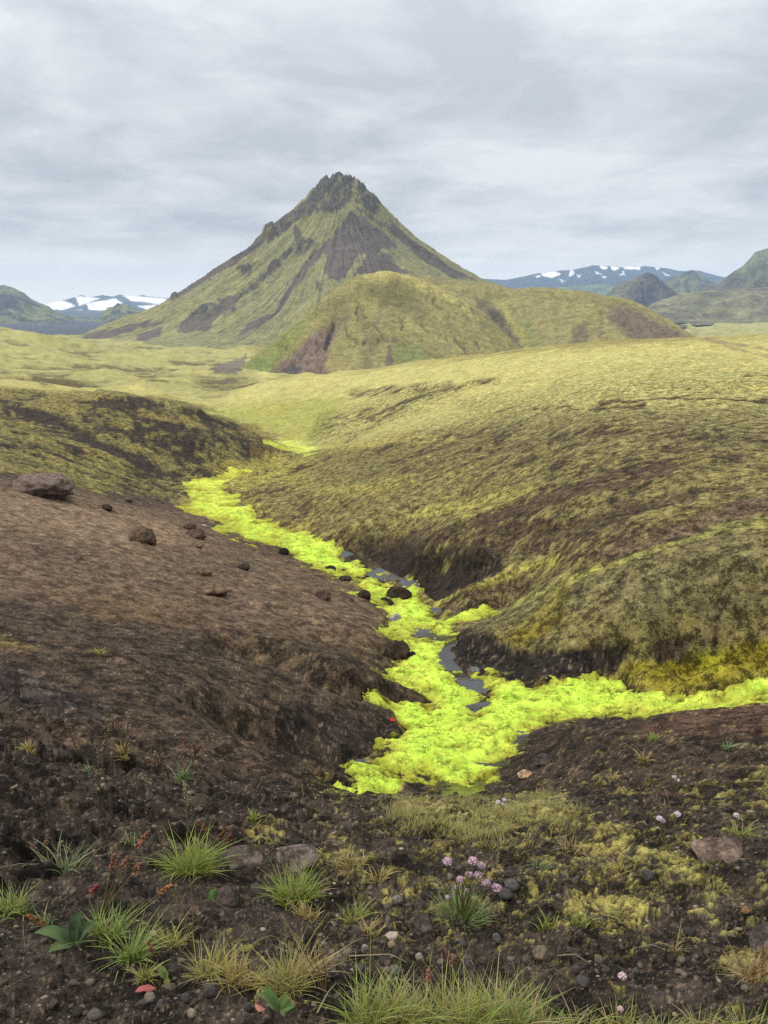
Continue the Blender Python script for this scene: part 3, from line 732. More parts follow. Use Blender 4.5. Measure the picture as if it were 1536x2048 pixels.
# ------------------------------------------------------------------ stream moss and water on the creek floor
def stream():
    co = np.arange(-0.29, 0.61, 0.0013); ro = np.exp(np.arange(math.log(7.2), math.log(100), 0.0030))
    ph, rr = np.meshgrid(co, ro); X = (rr * np.sin(ph)).ravel(); Y = (rr * np.cos(ph)).ravel()
    z0 = base_z(X, Y); u, v, d = proj(X, Y, z0)
    # only near the outline
    P0 = np.array(MOSSP[0]); sel = (v > 870) & (v < 1610) & (u > 340) & (u < 1740)
    X, Y, z0, u, v = (q.copy() for q in (X, Y, z0, u, v))
    sdm = np.full(X.shape, -99.0)
    s = np.nonzero(sel)[0]
    r = np.sqrt(X * X + Y * Y)
    ph_, lr_ = np.arctan2(X, Y), np.log(r)
    wu = u + 10 * fbm(ph_ * 60, lr_ * 60, 4, 71, 0.6); wv = v + 8 * fbm(ph_ * 60 + 7, lr_ * 60, 4, 72, 0.6)
    for pts in MOSSP:
        sdm[s] = np.maximum(sdm[s], sd_poly(wu[s], wv[s], pts))
    for pts in WATER[:1] + WATER[3:4] + MOSSHOLE:
        sdm[s] = np.minimum(sdm[s], -sd_poly(wu[s], wv[s], pts))
    pxm = r / F
    dm = sdm * pxm                                # metres inside the outline
    k = np.clip(r / 12, 0.8, 3.2)
    x1 = X + 0.12 * k * fbm(X / k, Y / k, 3, 73); y1 = Y + 0.12 * k * fbm(X / k + 4, Y / k, 3, 74)
    kq = 2 ** np.round(np.log2(k))
    def domes(sz, s_):
        f1, f2, idv = worley(x1 / (sz * kq), y1 / (sz * kq), s_)
        return np.sqrt(np.clip(1 - (f1 / 0.78) ** 2, 0, 1)), idv
    d1, i1 = domes(0.42, 5); d2, i2 = domes(0.19, 6); d3, i3 = domes(0.085, 7)
    # ragged margin: the mat thins out, then breaks into separate cushions
    rag = fbm(X / (0.30 * kq), Y / (0.30 * kq), 4, 176, 0.55) * 0.20 + fbm(X / (1.1 * kq), Y / (1.1 * kq), 3, 177) * 0.25
    dm = dm + rag * kq + 0.05 * kq
    rise = 1 - np.exp(-np.maximum(dm, 0) / (0.16 * kq))
    cush = (0.062 * d1 * (0.4 + i1) + 0.050 * d2 * (0.4 + i2) + 0.026 * d3 * (0.5 + i3)) * kq ** 0.5
    big = 0.07 * fbm(X / (2.2 * kq), Y / (2.2 * kq), 3, 75)
    fine = octaves(X, Y, r, 30, -7, 0, lambda l: 0.045 * l, 2.0, 1e9, False)[0]
    gap = fbm(X / (0.55 * kq) + 3, Y / (0.55 * kq), 6, 76, 0.6)
    low = np.clip(fbm(X / (3.0 * kq) + 7, Y / (3.0 * kq), 3, 78) + 0.12 * (v > 1520), -1, 1)
    hole = sst(0.32 - 0.25 * low, 0.42 - 0.25 * low, gap) * sst(900, 1100, v)
    h = rise * (0.035 + cush + big * 0.6) + fine - 0.07 * (dm < 0) - hole * 0.20 - 0.06
    z = z0 + h - 0.02
    col = np.empty((len(X), 3)); col[:] = S(188, 221, 80)
    yel = sst(-0.05, 0.5, fbm(X / (1.3 * kq), Y / (1.3 * kq), 4, 77)) * 0.55 + 0.5 * sst(30, 55, r) + 0.45 * sst(0.25, 0.0, dm / kq)
    col += (S(204, 202, 88) - col) * np.clip(yel, 0, 0.85)[:, None]
    col *= (0.93 + 0.22 * fbm(X / (0.9 * kq) + 2, Y / (0.9 * kq), 4, 179))[:, None]
    deep = np.clip(1 - (d2 * 0.6 + d1 * 0.5), 0, 1)
    grn = sst(0.1, 0.5, fbm(X / (0.9 * kq) + 9, Y / (0.9 * kq), 4, 78))
    col += (S(164, 208, 64) - col) * (grn * 0.6)[:, None]
    brown = sst(0.10, 0.34, gap) * 0.55 + 0.75 * sst(0.26, -0.02, dm / kq)
    col += (S(132, 128, 44) - col) * np.clip(brown, 0, 0.9)[:, None]
    crease_shade = np.clip(0.45 * d1 + 0.65 * d2, 0, 1)[:, None]; col = col * crease_shade + (1 - crease_shade) * (0.45 * col + 0.25 * S(128, 150, 36))  # shade in the creases between cushions painted into the moss colour
    col *= (1 + 0.22 * ssnoise(X, Y, r, 79, 2.5, 18))[:, None]
    keep_ = (dm > -0.03) & (hole < 0.97) & sel
    me = grid_mesh('stream_moss', X, Y, z, len(ro), len(co), col, keep_)
    o = obj('stream_moss', me, M_MOSS); o['kind'] = 'stuff'
    tag(o, 'bright lime green cushion moss carpeting the creek bed', 'moss')
    # water
    sdw = np.full(X.shape, -99.0)
    for pts in WATER: sdw[s] = np.maximum(sdw[s], sd_poly(u[s], v[s], pts))
    zw = z0 - 0.045
    mw = grid_mesh('stream_water', X, Y, zw, len(ro), len(co), None, (sdw > -7) & sel)
    struct(obj('stream_water', mw, M_WATER))
stream()

# ------------------------------------------------------------------ mountain and hills in the middle distance
def relief(name, ctrl, umin, umax, y0, y1, nc, nr, colour, mat, detail, reg=1.0, step=None):
    C = np.array([pix(*c) if len(c) == 3 else np.array(c[:3]) + np.array([0, 0, EYE]) for c in ctrl])
    ym = 0.5 * (y0 + y1); sc_ = ym
    c2 = C[:, :2] / sc_
    co = tps_fit(c2, C[:, 2] / sc_, reg * 1e-5)
    th = (np.linspace(umin, umax, nc) - CX) / F
    yy = np.linspace(y0, y1, nr) if step is None else step
    T, YY = np.meshgrid(th, yy)
    X = (T * YY).ravel(); Y = YY.ravel()
    z0 = tps_eval(c2, co, np.stack([X, Y], 1) / sc_) * sc_
    u, v, d = proj(X, Y, z0)
    z, col = colour(X, Y, z0, u, v) if detail is None else detail(X, Y, z0, u, v)
    me = grid_mesh(name, X, Y, z, len(yy), nc, col)
    return struct(obj(name, me, mat))

# --- main mountain
SKY_M = [(40, 690, 1300), (130, 683, 1330), (200, 655, 1360), (260, 632, 1385), (330, 605, 1410), (350, 588, 1420), (400, 560, 1435), (450, 526, 1450), (500, 496, 1465), (530, 464, 1475), (570, 441, 1482),
         (610, 405, 1490), (632, 378, 1494), (655, 353, 1498), (682, 349, 1500), (712, 358, 1500), (745, 393, 1506), (770, 420, 1510), (800, 450, 1515), (850, 491, 1525), (900, 526, 1535), (950, 555, 1545), (990, 574, 1555), (1050, 600, 1570), (1150, 650, 1590)]
MC = list(SKY_M)
for u, v, Y in SKY_M:                               # the back falls away
    p = pix(u, v, Y); hgt = p[2] + 70
    MC.append((p[0] * 1.0, p[1] + 0.9 * hgt + 60, p[2] - EYE - 0.62 * hgt - 20, 0))
MC += [(690, 470, 1400), (640, 470, 1420), (740, 470, 1425), (800, 510, 1430), (860, 545, 1420), (600, 500, 1400), (700, 540, 1310), (640, 540, 1320), (760, 540, 1330), (560, 520, 1390), (500, 550, 1370), (560, 580, 1300),
       (440, 590, 1330), (380, 620, 1310), (500, 630, 1230), (600, 620, 1240), (700, 610, 1230), (800, 600, 1290), (900, 590, 1350), (420, 660, 1200), (320, 650, 1290), (250, 665, 1290), (520, 690, 1130), (620, 700, 1120), (450, 692, 1080), (350, 694, 1060), (250, 692, 1080), (150, 694, 1150),
       (480, 720, 1000), (700, 700, 1100), (900, 660, 1200), (1050, 640, 1350), (60, 697, 1150)]
for u in (0, 150, 300, 450, 600, 750, 900, 1100): MC.append((((u - CX) / F) * 930, 930, -78, 0))
ROCK_M = [
    P((612, 402), (636, 366), (648, 335), (720, 335), (704, 372), (702, 392), (690, 412), (668, 430), (640, 425), (618, 432), (590, 436), (600, 418)),
    P((716, 350), (738, 380), (760, 405), (760, 424), (742, 428), (728, 414), (708, 404), (714, 388)),
    P((706, 408), (740, 428), (790, 455), (830, 488), (790, 470), (745, 440), (716, 424)),
    P((700, 422), (730, 436), (760, 462), (790, 480), (800, 500), (760, 500), (745, 512), (720, 512), (706, 530), (690, 552), (672, 562), (655, 556), (645, 540), (655, 520), (640, 500), (656, 480), (680, 450)),
    P((735, 505), (752, 500), (780, 512), (800, 538), (830, 548), (700, 555), (722, 536)),
    P((525, 470), (545, 462), (560, 448), (600, 430), (612, 436), (590, 450), (560, 470), (535, 486)),
    P((585, 455), (600, 462), (602, 480), (625, 480), (632, 492), (612, 506), (592, 512), (580, 520), (560, 540), (535, 560), (505, 585), (480, 600), (478, 592), (520, 555), (548, 525), (575, 505), (590, 490)),
    P((480, 530), (500, 530), (505, 550), (490, 560), (478, 545)),
    P((628, 500), (646, 496), (640, 515), (612, 550), (585, 590), (562, 622), (548, 625), (580, 575), (610, 530)),
    P((375, 630), (410, 612), (455, 612), (480, 596), (470, 620), (440, 636), (410, 662), (370, 668), (352, 664)),
    P((555, 626), (545, 640), (500, 662), (476, 678), (478, 662), (505, 644), (540, 624)),
    P((275, 668), (330, 650), (320, 675), (290, 685), (270, 682)), P((150, 690), (190, 668), (260, 648), (330, 640), (270, 662), (200, 682)), P((165, 670), (230, 650), (200, 670), (170, 680)),
    P((780, 440), (830, 482), (890, 525), (960, 566), (900, 552), (840, 515), (790, 470)),
    P((480, 690), (505, 684), (500, 700), (478, 712)), P((435, 600), (480, 590), (470, 612), (440, 620)),
    P((630, 558), (640, 562), (640, 578), (630, 580)),
    P((565, 440), (640, 376), (650, 384), (585, 436), (500, 508), (420, 556), (345, 604), (330, 600), (430, 535), (500, 490)),
]
CLIFF_M = [ROCK_M[0], ROCK_M[1], ROCK_M[5], ROCK_M[6], ROCK_M[7], P((372, 632), (412, 612), (440, 616), (400, 640))]
APEX = pix(685, 350, 1500)
def mount_detail(X, Y, z0, u, v):
    dx, dy = X - APEX[0], Y - APEX[1]
    rad = np.sqrt(dx * dx + dy * dy) + 1; an = np.arctan2(dx, -dy)
    hh = np.clip((z0 + 70) / 280, 0, 1)
    wob = 0.18 * fbm(X / 130, Y / 130, 3, 81)
    gul = fbm((an + wob) * 9, rad / 420, 4, 82, 0.6)
    gul2 = fbm((an + wob * 0.3) * 30, rad / 560, 3, 83, 0.6)
    slope_w = sst(15, 90, rad) * hh ** 0.5
    z = z0 + slope_w * (15 * gul + 5.0 * gul2)
    z += (5.0 * fbm(X / 60, Y / 60, 5, 84, 0.55) + 2.2 * fbm(X / 11, Y / 11, 3, 184, 0.6)) * sst(0, 0.15, hh)
    wu = u + 5 * fbm(X / 22, Y / 22, 4, 85, 0.6) + 9 * gul2 * 0.6; wv = v + 5 * fbm(X / 26 + 5, Y / 26, 4, 86, 0.6)
    rock = np.zeros(X.shape); cl = np.zeros(X.shape)
    for s in ROCK_M: rock = np.maximum(rock, mask_of(wu, wv, s, 4))
    for s in CLIFF_M: cl = np.maximum(cl, mask_of(wu, wv, s, 9))
    # crags
    cr = ridged(X / 22, Y / 30, 5, 87, 0.62) - 0.6
    z += cl * 17 * cr + cl * 3
    top = np.exp(-((u - 685) / 60) ** 2) * sst(430, 355, v)
    z += top * (12 * (ridged(X / 13, Y / 16, 4, 88, 0.6) - 0.62) - 8.5)
    for (ku, kv, kh, kw) in ((655, 352, 5, 5), (668, 349, 3, 4), (681, 346, 6, 5), (692, 350, 4, 3.5), (703, 353, 5, 4), (714, 360, 6, 4), (640, 368, 5, 5), (728, 378, 5, 5), (622, 392, 5, 5), (750, 402, 6, 6), (600, 416, 4, 5)):
        q = pix(ku, kv, 1500); z += 0.7 * kh * np.exp(-(((X - q[0]) / kw) ** 2 + ((Y - 1499) / (kw * 2.5)) ** 2))
    # rock shoulder on the left skyline
    z += 13 * mask_of(u, v, P((526, 462), (546, 458), (552, 474), (530, 478)), 5) + 6 * mask_of(u, v, P((340, 590), (352, 588), (354, 600), (342, 602)), 3)
    streak = fbm((an + wob * 0.25) * 40, rad / 620, 4, 89, 0.65)
    patch = fbm(X / 38, Y / 55, 5, 90, 0.6)
    fine = fbm(X / 6, Y / 9, 4, 91, 0.65)
    rk = sst(0.40, 0.60, rock * 0.80 + 0.52 * streak + 0.18 * patch + 0.22 * fine + 0.03)
    gcol = np.empty((len(X), 3)); gcol[:] = S(138, 137, 88)
    gcol += (S(152, 148, 82) - gcol) * (0.8 * sst(-0.1, 0.5, patch))[:, None]
    gcol += (S(104, 104, 80) - gcol) * (sst(0.05, 0.4, streak) * 0.85)[:, None]
    rill = fbm((an + wob * 0.25) * 85, rad / 420, 3, 189, 0.6)
    gcol *= (1 - 0.28 * sst(0.1, 0.45, rill))[:, None]
    scr = np.empty((len(X), 3)); scr[:] = S(106, 97, 88)
    scr += (S(90, 84, 80) - scr) * sst(-0.1, 0.4, streak)[:, None]
    scr += (S(90, 86, 80) - scr) * cl[:, None]
    col = gcol + (scr - gcol) * rk[:, None]
    # moss on ledges of the crags
    led = cl * sst(0.08, 0.32, fbm(X / 12, Y / 16, 4, 92, 0.6)) * 0.7
    col += (S(138, 134, 72) - col) * led[:, None]
    col *= (1 + 0.24 * fine + 0.08 * patch)[:, None]
    col += ((col @ np.array([0.3, 0.6, 0.1]))[:, None] - col) * 0.14
    col *= 0.83
    return z, col
relief('mountain', MC, -40, 1180, 940, 2050, 600, 0, None, M_MOUNT, mount_detail, 0.03, np.concatenate([np.linspace(940, 1560, 300), np.linspace(1570, 2100, 30)]))

# --- round hill before the mountain
H1 = [(455, 765, 525), (480, 738, 540), (520, 703, 562), (560, 668, 585), (600, 637, 604), (640, 605, 620), (680, 573, 636), (720, 552, 650), (770, 545, 662), (820, 552, 672), (860, 566, 680), (900, 588, 684), (940, 614, 680), (980, 643, 668), (1015, 672, 652), (1050, 706, 634), (1075, 740, 620),
      (530, 765, 500), (600, 795, 470), (700, 800, 460), (850, 795, 465), (1000, 770, 500), (560, 720, 538), (600, 690, 556), (640, 650, 585), (620, 740, 512), (680, 680, 556), (700, 740, 508), (740, 620, 600), (800, 600, 622), (800, 680, 556), (860, 640, 600), (850, 730, 515), (900, 680, 568), (960, 690, 580)]
for u, v, Y in list(H1[:17]):
    p = pix(u, v, Y); H1.append((p[0] * 1.06, p[1] + 60, p[2] - EYE - 16, 0)); H1.append((p[0] * 1.12, p[1] + 150, p[2] - EYE - 62, 0))
ROCK_H1 = [(P((545, 740), (600, 690), (620, 670), (650, 648), (668, 640), (678, 650), (660, 690), (650, 730), (660, 752), (600, 765), (545, 765), (530, 755)), 7, S(124, 106, 94), 0.95),
           (P((555, 745), (585, 722), (605, 728), (590, 752), (560, 758)), 5, S(86, 80, 82), 0.85),
           (Ln(3.5, (650, 692), (660, 668), (667, 645)), 3, S(74, 70, 72), 0.95),
           (P((665, 650), (690, 610), (705, 640), (690, 650), (672, 665)), 9, S(122, 108, 84), 0.7),
           (Ln(6, (718, 615), (727, 645), (735, 680), (730, 745)), 8, S(118, 106, 78), 0.7), (Ln(5, (765, 600), (755, 640), (745, 690), (738, 745)), 7, S(116, 104, 78), 0.6),
           (P((775, 690), (783, 685), (788, 735), (770, 738)), 4, S(98, 88, 82), 0.85),
           (P((720, 575), (790, 560), (830, 590), (850, 620), (800, 620), (740, 600)), 16, S(112, 106, 62), 0.75), (P((630, 610), (690, 590), (700, 620), (650, 650)), 14, S(120, 114, 68), 0.6)]
GREEN_H1 = [(P((455, 760), (520, 702), (600, 640), (640, 612), (625, 640), (590, 690), (545, 735), (525, 765)), 14, S(128, 136, 66), 0.9), (P((465, 758), (520, 715), (540, 725), (520, 762)), 12, S(114, 134, 64), 0.8),
            (P((785, 690), (840, 690), (880, 730), (790, 740)), 14, S(112, 124, 62), 0.8)]
def h1_detail(X, Y, z0, u, v):
    st = fbm(X / 13 + 0.9 * fbm(X / 30, Y / 30, 3, 95), Y / 70, 5, 96, 0.6)
    z = z0 + 1.8 * st * sst(-60, -10, z0) + 1.5 * fbm(X / 25, Y / 25, 5, 97, 0.55) + 0.5 * fbm(X / 5, Y / 5, 3, 98, 0.6)
    gro = ridged((X + 0.25 * (Y - 600)) / 15 + 0.8 * fbm(X / 26, Y / 26, 3, 195), Y / 110, 4, 196, 0.55)
    grm = sst(0.66, 0.86, gro) * sst(0.0, 0.35, fbm(X / 60, Y / 60, 3, 197) + 0.22) * sst(560, 620, v)
    z -= 2.2 * grm
    wu = u + 8 * fbm(X / 12, Y / 14, 4, 99, 0.6); wv = v + 8 * fbm(X / 12 + 4, Y / 14, 4, 100, 0.6)
    rock = mask_of(wu, wv, ROCK_H1[0][0], 8)
    z += rock * (4.5 * (ridged(X / 9 + Y / 40, Y / 26, 4, 101, 0.6) - 0.6) - 1.5) - 2.5 * mask_of(wu, wv, ROCK_H1[2][0], 3) 
    p = fbm(X / 22, Y / 30, 5, 102, 0.6); fi = fbm(X / 2.6, Y / 3.2, 4, 103, 0.65)
    col = np.empty((len(X), 3)); col[:] = S(146, 139, 80)
    col += (S(158, 149, 82) - col) * sst(0, 0.5, p)[:, None]
    col += (S(122, 116, 68) - col) * (sst(0.05, 0.5, st) * 0.6)[:, None]
    col += (S(186, 176, 92) - col) * (mask_of(u, v, Ln(10, (740, 548), (800, 552), (860, 572), (930, 612)), 10) * 0.7)[:, None]  # lit edge of the crest, put into the hill colour
    col += (S(112, 102, 74) - col) * (grm * 0.75)[:, None]
    col = paint(wu, wv, GREEN_H1, col)
    col = paint(wu + 5 * st, wv, ROCK_H1, col)
    dk = sst(0.15, 0.4, fbm(X / 7, Y / 9, 4, 104, 0.6)) * 0.35
    col += (S(104, 98, 58) - col) * dk[:, None]
    col += ((col @ np.array([0.3, 0.6, 0.1]))[:, None] - col) * 0.12
    return z, col * 0.80 * (1 + 0.32 * fi)[:, None]
relief('hill', H1, 420, 1120, 440, 860, 420, 0, None, M_HILL, h1_detail, 0.5, np.concatenate([np.linspace(440, 700, 210), np.linspace(705, 860, 24)]))

# --- lower hill to the right of it
H2 = [(800, 560, 860), (860, 553, 850), (920, 565, 835), (980, 574, 815), (1050, 578, 790), (1110, 583, 770), (1160, 588, 750), (1205, 594, 735), (1250, 598, 722), (1285, 612, 708), (1320, 630, 690), (1350, 648, 672), (1380, 668, 652), (1395, 680, 640), (1430, 705, 615),
      (1000, 600, 800), (1000, 640, 745), (1040, 680, 690), (1060, 712, 640), (1100, 640, 700), (1150, 620, 715), (1120, 690, 640), (1200, 650, 672), (1200, 700, 610), (1280, 650, 660), (1280, 700, 600), (1330, 690, 610), (950, 610, 780), (900, 600, 800), (1100, 740, 590), (1250, 740, 560), (1380, 730, 570)]
for u, v, Y in list(H2[:15]):
    p = pix(u, v, Y); H2.append((p[0] * 1.06 + 5, p[1] + 90, p[2] - EYE - 18, 0)); H2.append((p[0] * 1.14 + 10, p[1] + 260, p[2] - EYE - 62, 0))
COL_H2 = [(P((1215, 610), (1260, 612), (1290, 630), (1330, 650), (1385, 675), (1330, 690), (1280, 690), (1250, 670), (1220, 645)), 9, S(112, 98, 86), 0.9),
          (P((1135, 700), (1150, 655), (1175, 645), (1180, 670), (1165, 700)), 8, S(108, 96, 74), 0.85), (Ln(4, (1200, 620), (1205, 655), (1200, 672)), 6, S(112, 100, 66), 0.7),
          (P((950, 595), (985, 612), (1010, 640), (1050, 700), (1060, 712), (1035, 705), (990, 650), (955, 615)), 8, S(98, 90, 74), 0.85), (P((975, 618), (1000, 620), (1010, 650), (985, 645)), 6, S(80, 76, 64), 0.8),  # shade of the gully beside the round hill, painted as darker colour
          (Ln(6, (1005, 610), (1030, 650), (1060, 700)), 8, S(170, 162, 74), 0.7), (P((1030, 640), (1060, 640), (1090, 700), (1060, 705)), 12, S(124, 130, 70), 0.7),
          (P((860, 545), (890, 548), (905, 562), (870, 566)), 8, S(124, 116, 88), 0.8), (P((1100, 590), (1250, 600), (1260, 612), (1110, 602)), 6, S(124, 116, 66), 0.6)]
def h2_detail(X, Y, z0, u, v):
    st = fbm(X / 7 + 0.4 * fbm(X / 20, Y / 20, 2, 105), Y / 50, 4, 106, 0.6)
    z = z0 + 1.5 * st + 2.0 * fbm(X / 30, Y / 30, 5, 107, 0.55) + 0.6 * fbm(X / 6, Y / 6, 3, 108, 0.6)
    wu = u + 9 * fbm(X / 12, Y / 16, 4, 109, 0.6); wv = v + 8 * fbm(X / 12 + 4, Y / 16, 4, 110, 0.6)
    z += mask_of(wu, wv, COL_H2[0][0], 8) * 2.6 * (ridged(X / 9, Y / 14, 4, 111, 0.6) - 0.62)
    p = fbm(X / 22, Y / 30, 5, 112, 0.6); fi = fbm(X / 3, Y / 4, 4, 113, 0.65)
    col = np.empty((len(X), 3)); col[:] = S(146, 139, 82)
    col += (S(156, 148, 86) - col) * sst(0, 0.5, p)[:, None]
    col += (S(132, 130, 80) - col) * (sst(0.0, 0.5, st) * 0.7)[:, None]
    col = paint(wu, wv, COL_H2, col)
    dk = sst(0.1, 0.4, fbm(X / 8, Y / 10, 4, 114, 0.6)) * 0.3
    col += (S(106, 100, 62) - col) * dk[:, None]
    col += ((col @ np.array([0.3, 0.6, 0.1]))[:, None] - col) * 0.12
    return z, col * 0.80 * (1 + 0.30 * fi)[:, None]
relief('hill', H2, 770, 1470, 545, 1120, 400, 0, None, M_HILL, h2_detail, 0.5, np.concatenate([np.linspace(545, 860, 190), np.linspace(866, 1120, 24)]))

# ------------------------------------------------------------------ far mountains
def far_range(sky, Y, depth, zb, colour, nc=220, nr=70, seed=0, gully=0.16, lam=None):
    S_ = np.array(sky, float)
    us = np.linspace(S_[0, 0], S_[-1, 0], nc)
    vs_ = np.interp(us, S_[:, 0], S_[:, 1])
    X0 = []; T = []
    for a, b in zip(us, vs_):
        p = pix(a, b, Y); X0.append(p[0]); T.append(p[2])
    X0, T = np.array(X0), np.array(T)
    t = np.concatenate([np.linspace(-1, 0, nr - 12), np.linspace(0.08, 1, 12)])      # -1 front foot, 0 ridge, 1 back foot
    TT, XX = np.meshgrid(t, X0, indexing='ij'); HH = np.broadcast_to(T, TT.shape)
    YY = Y + TT * depth
    lam = lam or depth * 0.35
    prof = (1 - np.abs(TT)) ** 1.25
    H = HH - zb
    wx = XX + 0.35 * lam * fbm(XX / lam, YY / lam, 3, seed)
    gl = ridged(wx / (lam * 0.55), YY / (lam * 1.6), 5, seed + 1, 0.55) - 0.62
    env = np.clip((1 - np.abs(TT)) * np.abs(TT) * 4, 0, 1)
    Z = zb + H * prof + H * gully * gl * (0.12 + env) - 6 * (np.abs(TT) > 0.97)
    XX = XX * YY / Y                                    # slopes spread with the line of the range
    X, Yf, Z = XX.ravel(), YY.ravel(), Z.ravel()
    u, v, d = proj(X, Yf, Z)
    col = colour(X, Yf, Z, u, v, TT.ravel(), gl.ravel(), lam, seed)
    me = grid_mesh('mountain', X, Yf, Z, len(t), nc, col)
    return struct(obj('mountain', me, M_FAR))
def c_plain(c1, c2, patches=(), k=1.0):
    def f(X, Y, Z, u, v, t, gl, lam, sd):
        n = fbm(X / lam * 1.6, Y / lam * 1.6, 5, sd + 5, 0.6); fi = fbm(X / lam * 12, Y / lam * 9, 3, sd + 9, 0.6)
        c = np.empty((len(X), 3)); c[:] = S(*c1)
        c += (S(*c2) - c) * sst(-0.15, 0.25, n + 0.9 * gl)[:, None]
        wu = u + 5 * fbm(X / lam * 7, Y / lam * 7, 4, sd + 11); wv = v + 3 * fbm(X / lam * 7 + 4, Y / lam * 7, 4, sd + 12)
        if patches: c = paint(wu, wv, patches, c)
        return c * (1 + 0.28 * fi)[:, None]
    return f
def snow(*polys, fe=2.0): return [(P(*p), fe, S(255, 255, 255) * 1.15, 1.0) for p in polys]
# left: near crag range, small peak, glacier far away
far_range([(-900, 622), (-620, 590), (-420, 575), (-300, 596), (-160, 600), (-60, 585), (-20, 572), (8, 569), (28, 575), (48, 586), (62, 598), (80, 606), (98, 612), (112, 624), (126, 628), (145, 640), (165, 646), (190, 652)], 4300, 900, -128, c_plain((112, 116, 78), (66, 66, 62)), nc=420, seed=120, gully=0.35)
far_range([(150, 652), (192, 644), (198, 634), (205, 625), (218, 614), (228, 612), (236, 606), (245, 610), (254, 607), (262, 614), (275, 620), (290, 628), (320, 640), (340, 650)], 3900, 420, -125, c_plain((120, 124, 84), (66, 68, 66)), nc=160, seed=130, gully=0.35)
far_range([(60, 618), (100, 606), (130, 600), (150, 594), (163, 590), (180, 595), (205, 590), (225, 593), (240, 589), (262, 593), (285, 590), (310, 594), (335, 596), (380, 600), (450, 604)], 9500, 2200, -150,
          c_plain((74, 84, 92), (60, 70, 80), snow([(70, 606), (110, 598), (135, 604), (150, 612), (120, 622), (90, 620), (70, 616)], [(150, 594), (162, 592), (200, 597), (180, 604), (160, 612)], [(172, 606), (200, 602), (230, 597), (245, 606), (215, 618), (180, 624)], [(245, 590), (275, 592), (300, 594), (335, 598), (330, 612), (300, 606), (262, 602)], [(140, 622), (165, 618), (150, 630)], [(275, 612), (310, 610), (300, 622)], [(200, 624), (225, 622), (215, 630)])), seed=140, gully=0.25)
far_range([(80, 640), (150, 634), (190, 632), (230, 636), (300, 640)], 6500, 500, -152, c_plain((84, 92, 88), (70, 74, 74)), nc=100, nr=40, seed=150)
# right: blue range with snowfields
far_range([(900, 575), (965, 556), (985, 558), (1010, 560), (1030, 556), (1048, 552), (1075, 546), (1100, 545), (1118, 542), (1140, 540), (1160, 536), (1178, 532), (1185, 529), (1205, 531), (1240, 534), (1290, 532), (1330, 536), (1360, 541), (1400, 542), (1440, 552), (1520, 570), (1620, 590)], 9000, 2400, -150,
          c_plain((60, 72, 84), (52, 58, 72), snow([(1082, 545), (1112, 543), (1122, 548), (1104, 556), (1085, 550)], [(1140, 541), (1147, 542), (1149, 550), (1138, 553)], [(1200, 532), (1216, 533), (1212, 538), (1203, 537)], [(1221, 533), (1238, 536), (1232, 541), (1222, 539)], [(1245, 534), (1280, 533), (1280, 539), (1252, 540)], [(1309, 535), (1322, 535), (1314, 541)], [(1238, 550), (1250, 541), (1248, 550)], [(1328, 544), (1340, 552), (1330, 550)], [(1190, 543), (1206, 548), (1194, 548)], [(1154, 549), (1163, 550), (1158, 555)], [(1070, 552), (1082, 550), (1076, 556)], [(1206, 552), (1215, 555), (1208, 556)], [(1120, 560), (1130, 562), (1124, 564)], fe=1.2)), nc=420, nr=90, seed=160, gully=0.3)
far_range([(1000, 580), (1080, 578), (1140, 572), (1200, 568), (1240, 572), (1290, 585), (1340, 590)], 6200, 900, -140, c_plain((104, 122, 92), (80, 96, 88)), nc=120, nr=50, seed=170)
far_range([(1420, 600), (1440, 558), (1465, 548), (1480, 545), (1500, 548), (1560, 560)], 6400, 900, -140, c_plain((92, 108, 90), (80, 92, 88)), nc=100, nr=40, seed=175)
far_range([(1310, 590), (1336, 558), (1350, 552), (1366, 546), (1376, 542), (1388, 541), (1396, 546), (1406, 554), (1420, 562), (1460, 580)], 5200, 700, -130, c_plain((108, 114, 78), (72, 76, 72)), nc=140, nr=50, seed=180, gully=0.35)
far_range([(1200, 600), (1232, 572), (1248, 564), (1262, 560), (1280, 551), (1292, 545), (1300, 546), (1312, 552), (1325, 562), (1340, 575), (1360, 590), (1390, 606)], 3600, 480, -105, c_plain((104, 96, 90), (70, 68, 72), [(P((1200, 600), (1232, 566), (1272, 560), (1250, 590), (1225, 612)), 6, S(116, 118, 84), 0.8)]), nc=200, nr=80, seed=190, gully=0.3)
far_range([(1370, 600), (1395, 580), (1420, 570), (1440, 562), (1455, 552), (1470, 542), (1484, 534), (1496, 522), (1510, 506), (1525, 499), (1545, 493), (1600, 480), (1700, 470), (1900, 492), (2150, 540), (2400, 560)], 3700, 800, -105, c_plain((112, 120, 88), (92, 90, 80), [(P((1400, 585), (1480, 575), (1540, 560), (1540, 590), (1400, 600)), 8, S(104, 88, 84), 0.6)]), nc=200, nr=80, seed=200, gully=0.4)
far_range([(1280, 628), (1305, 606), (1330, 598), (1360, 588), (1400, 582), (1440, 579), (1480, 577), (1540, 574), (1640, 566), (1760, 560), (2050, 572), (2400, 580)], 2700, 600, -82, c_plain((126, 126, 92), (108, 102, 86)), nc=240, nr=80, seed=210, gully=0.3)

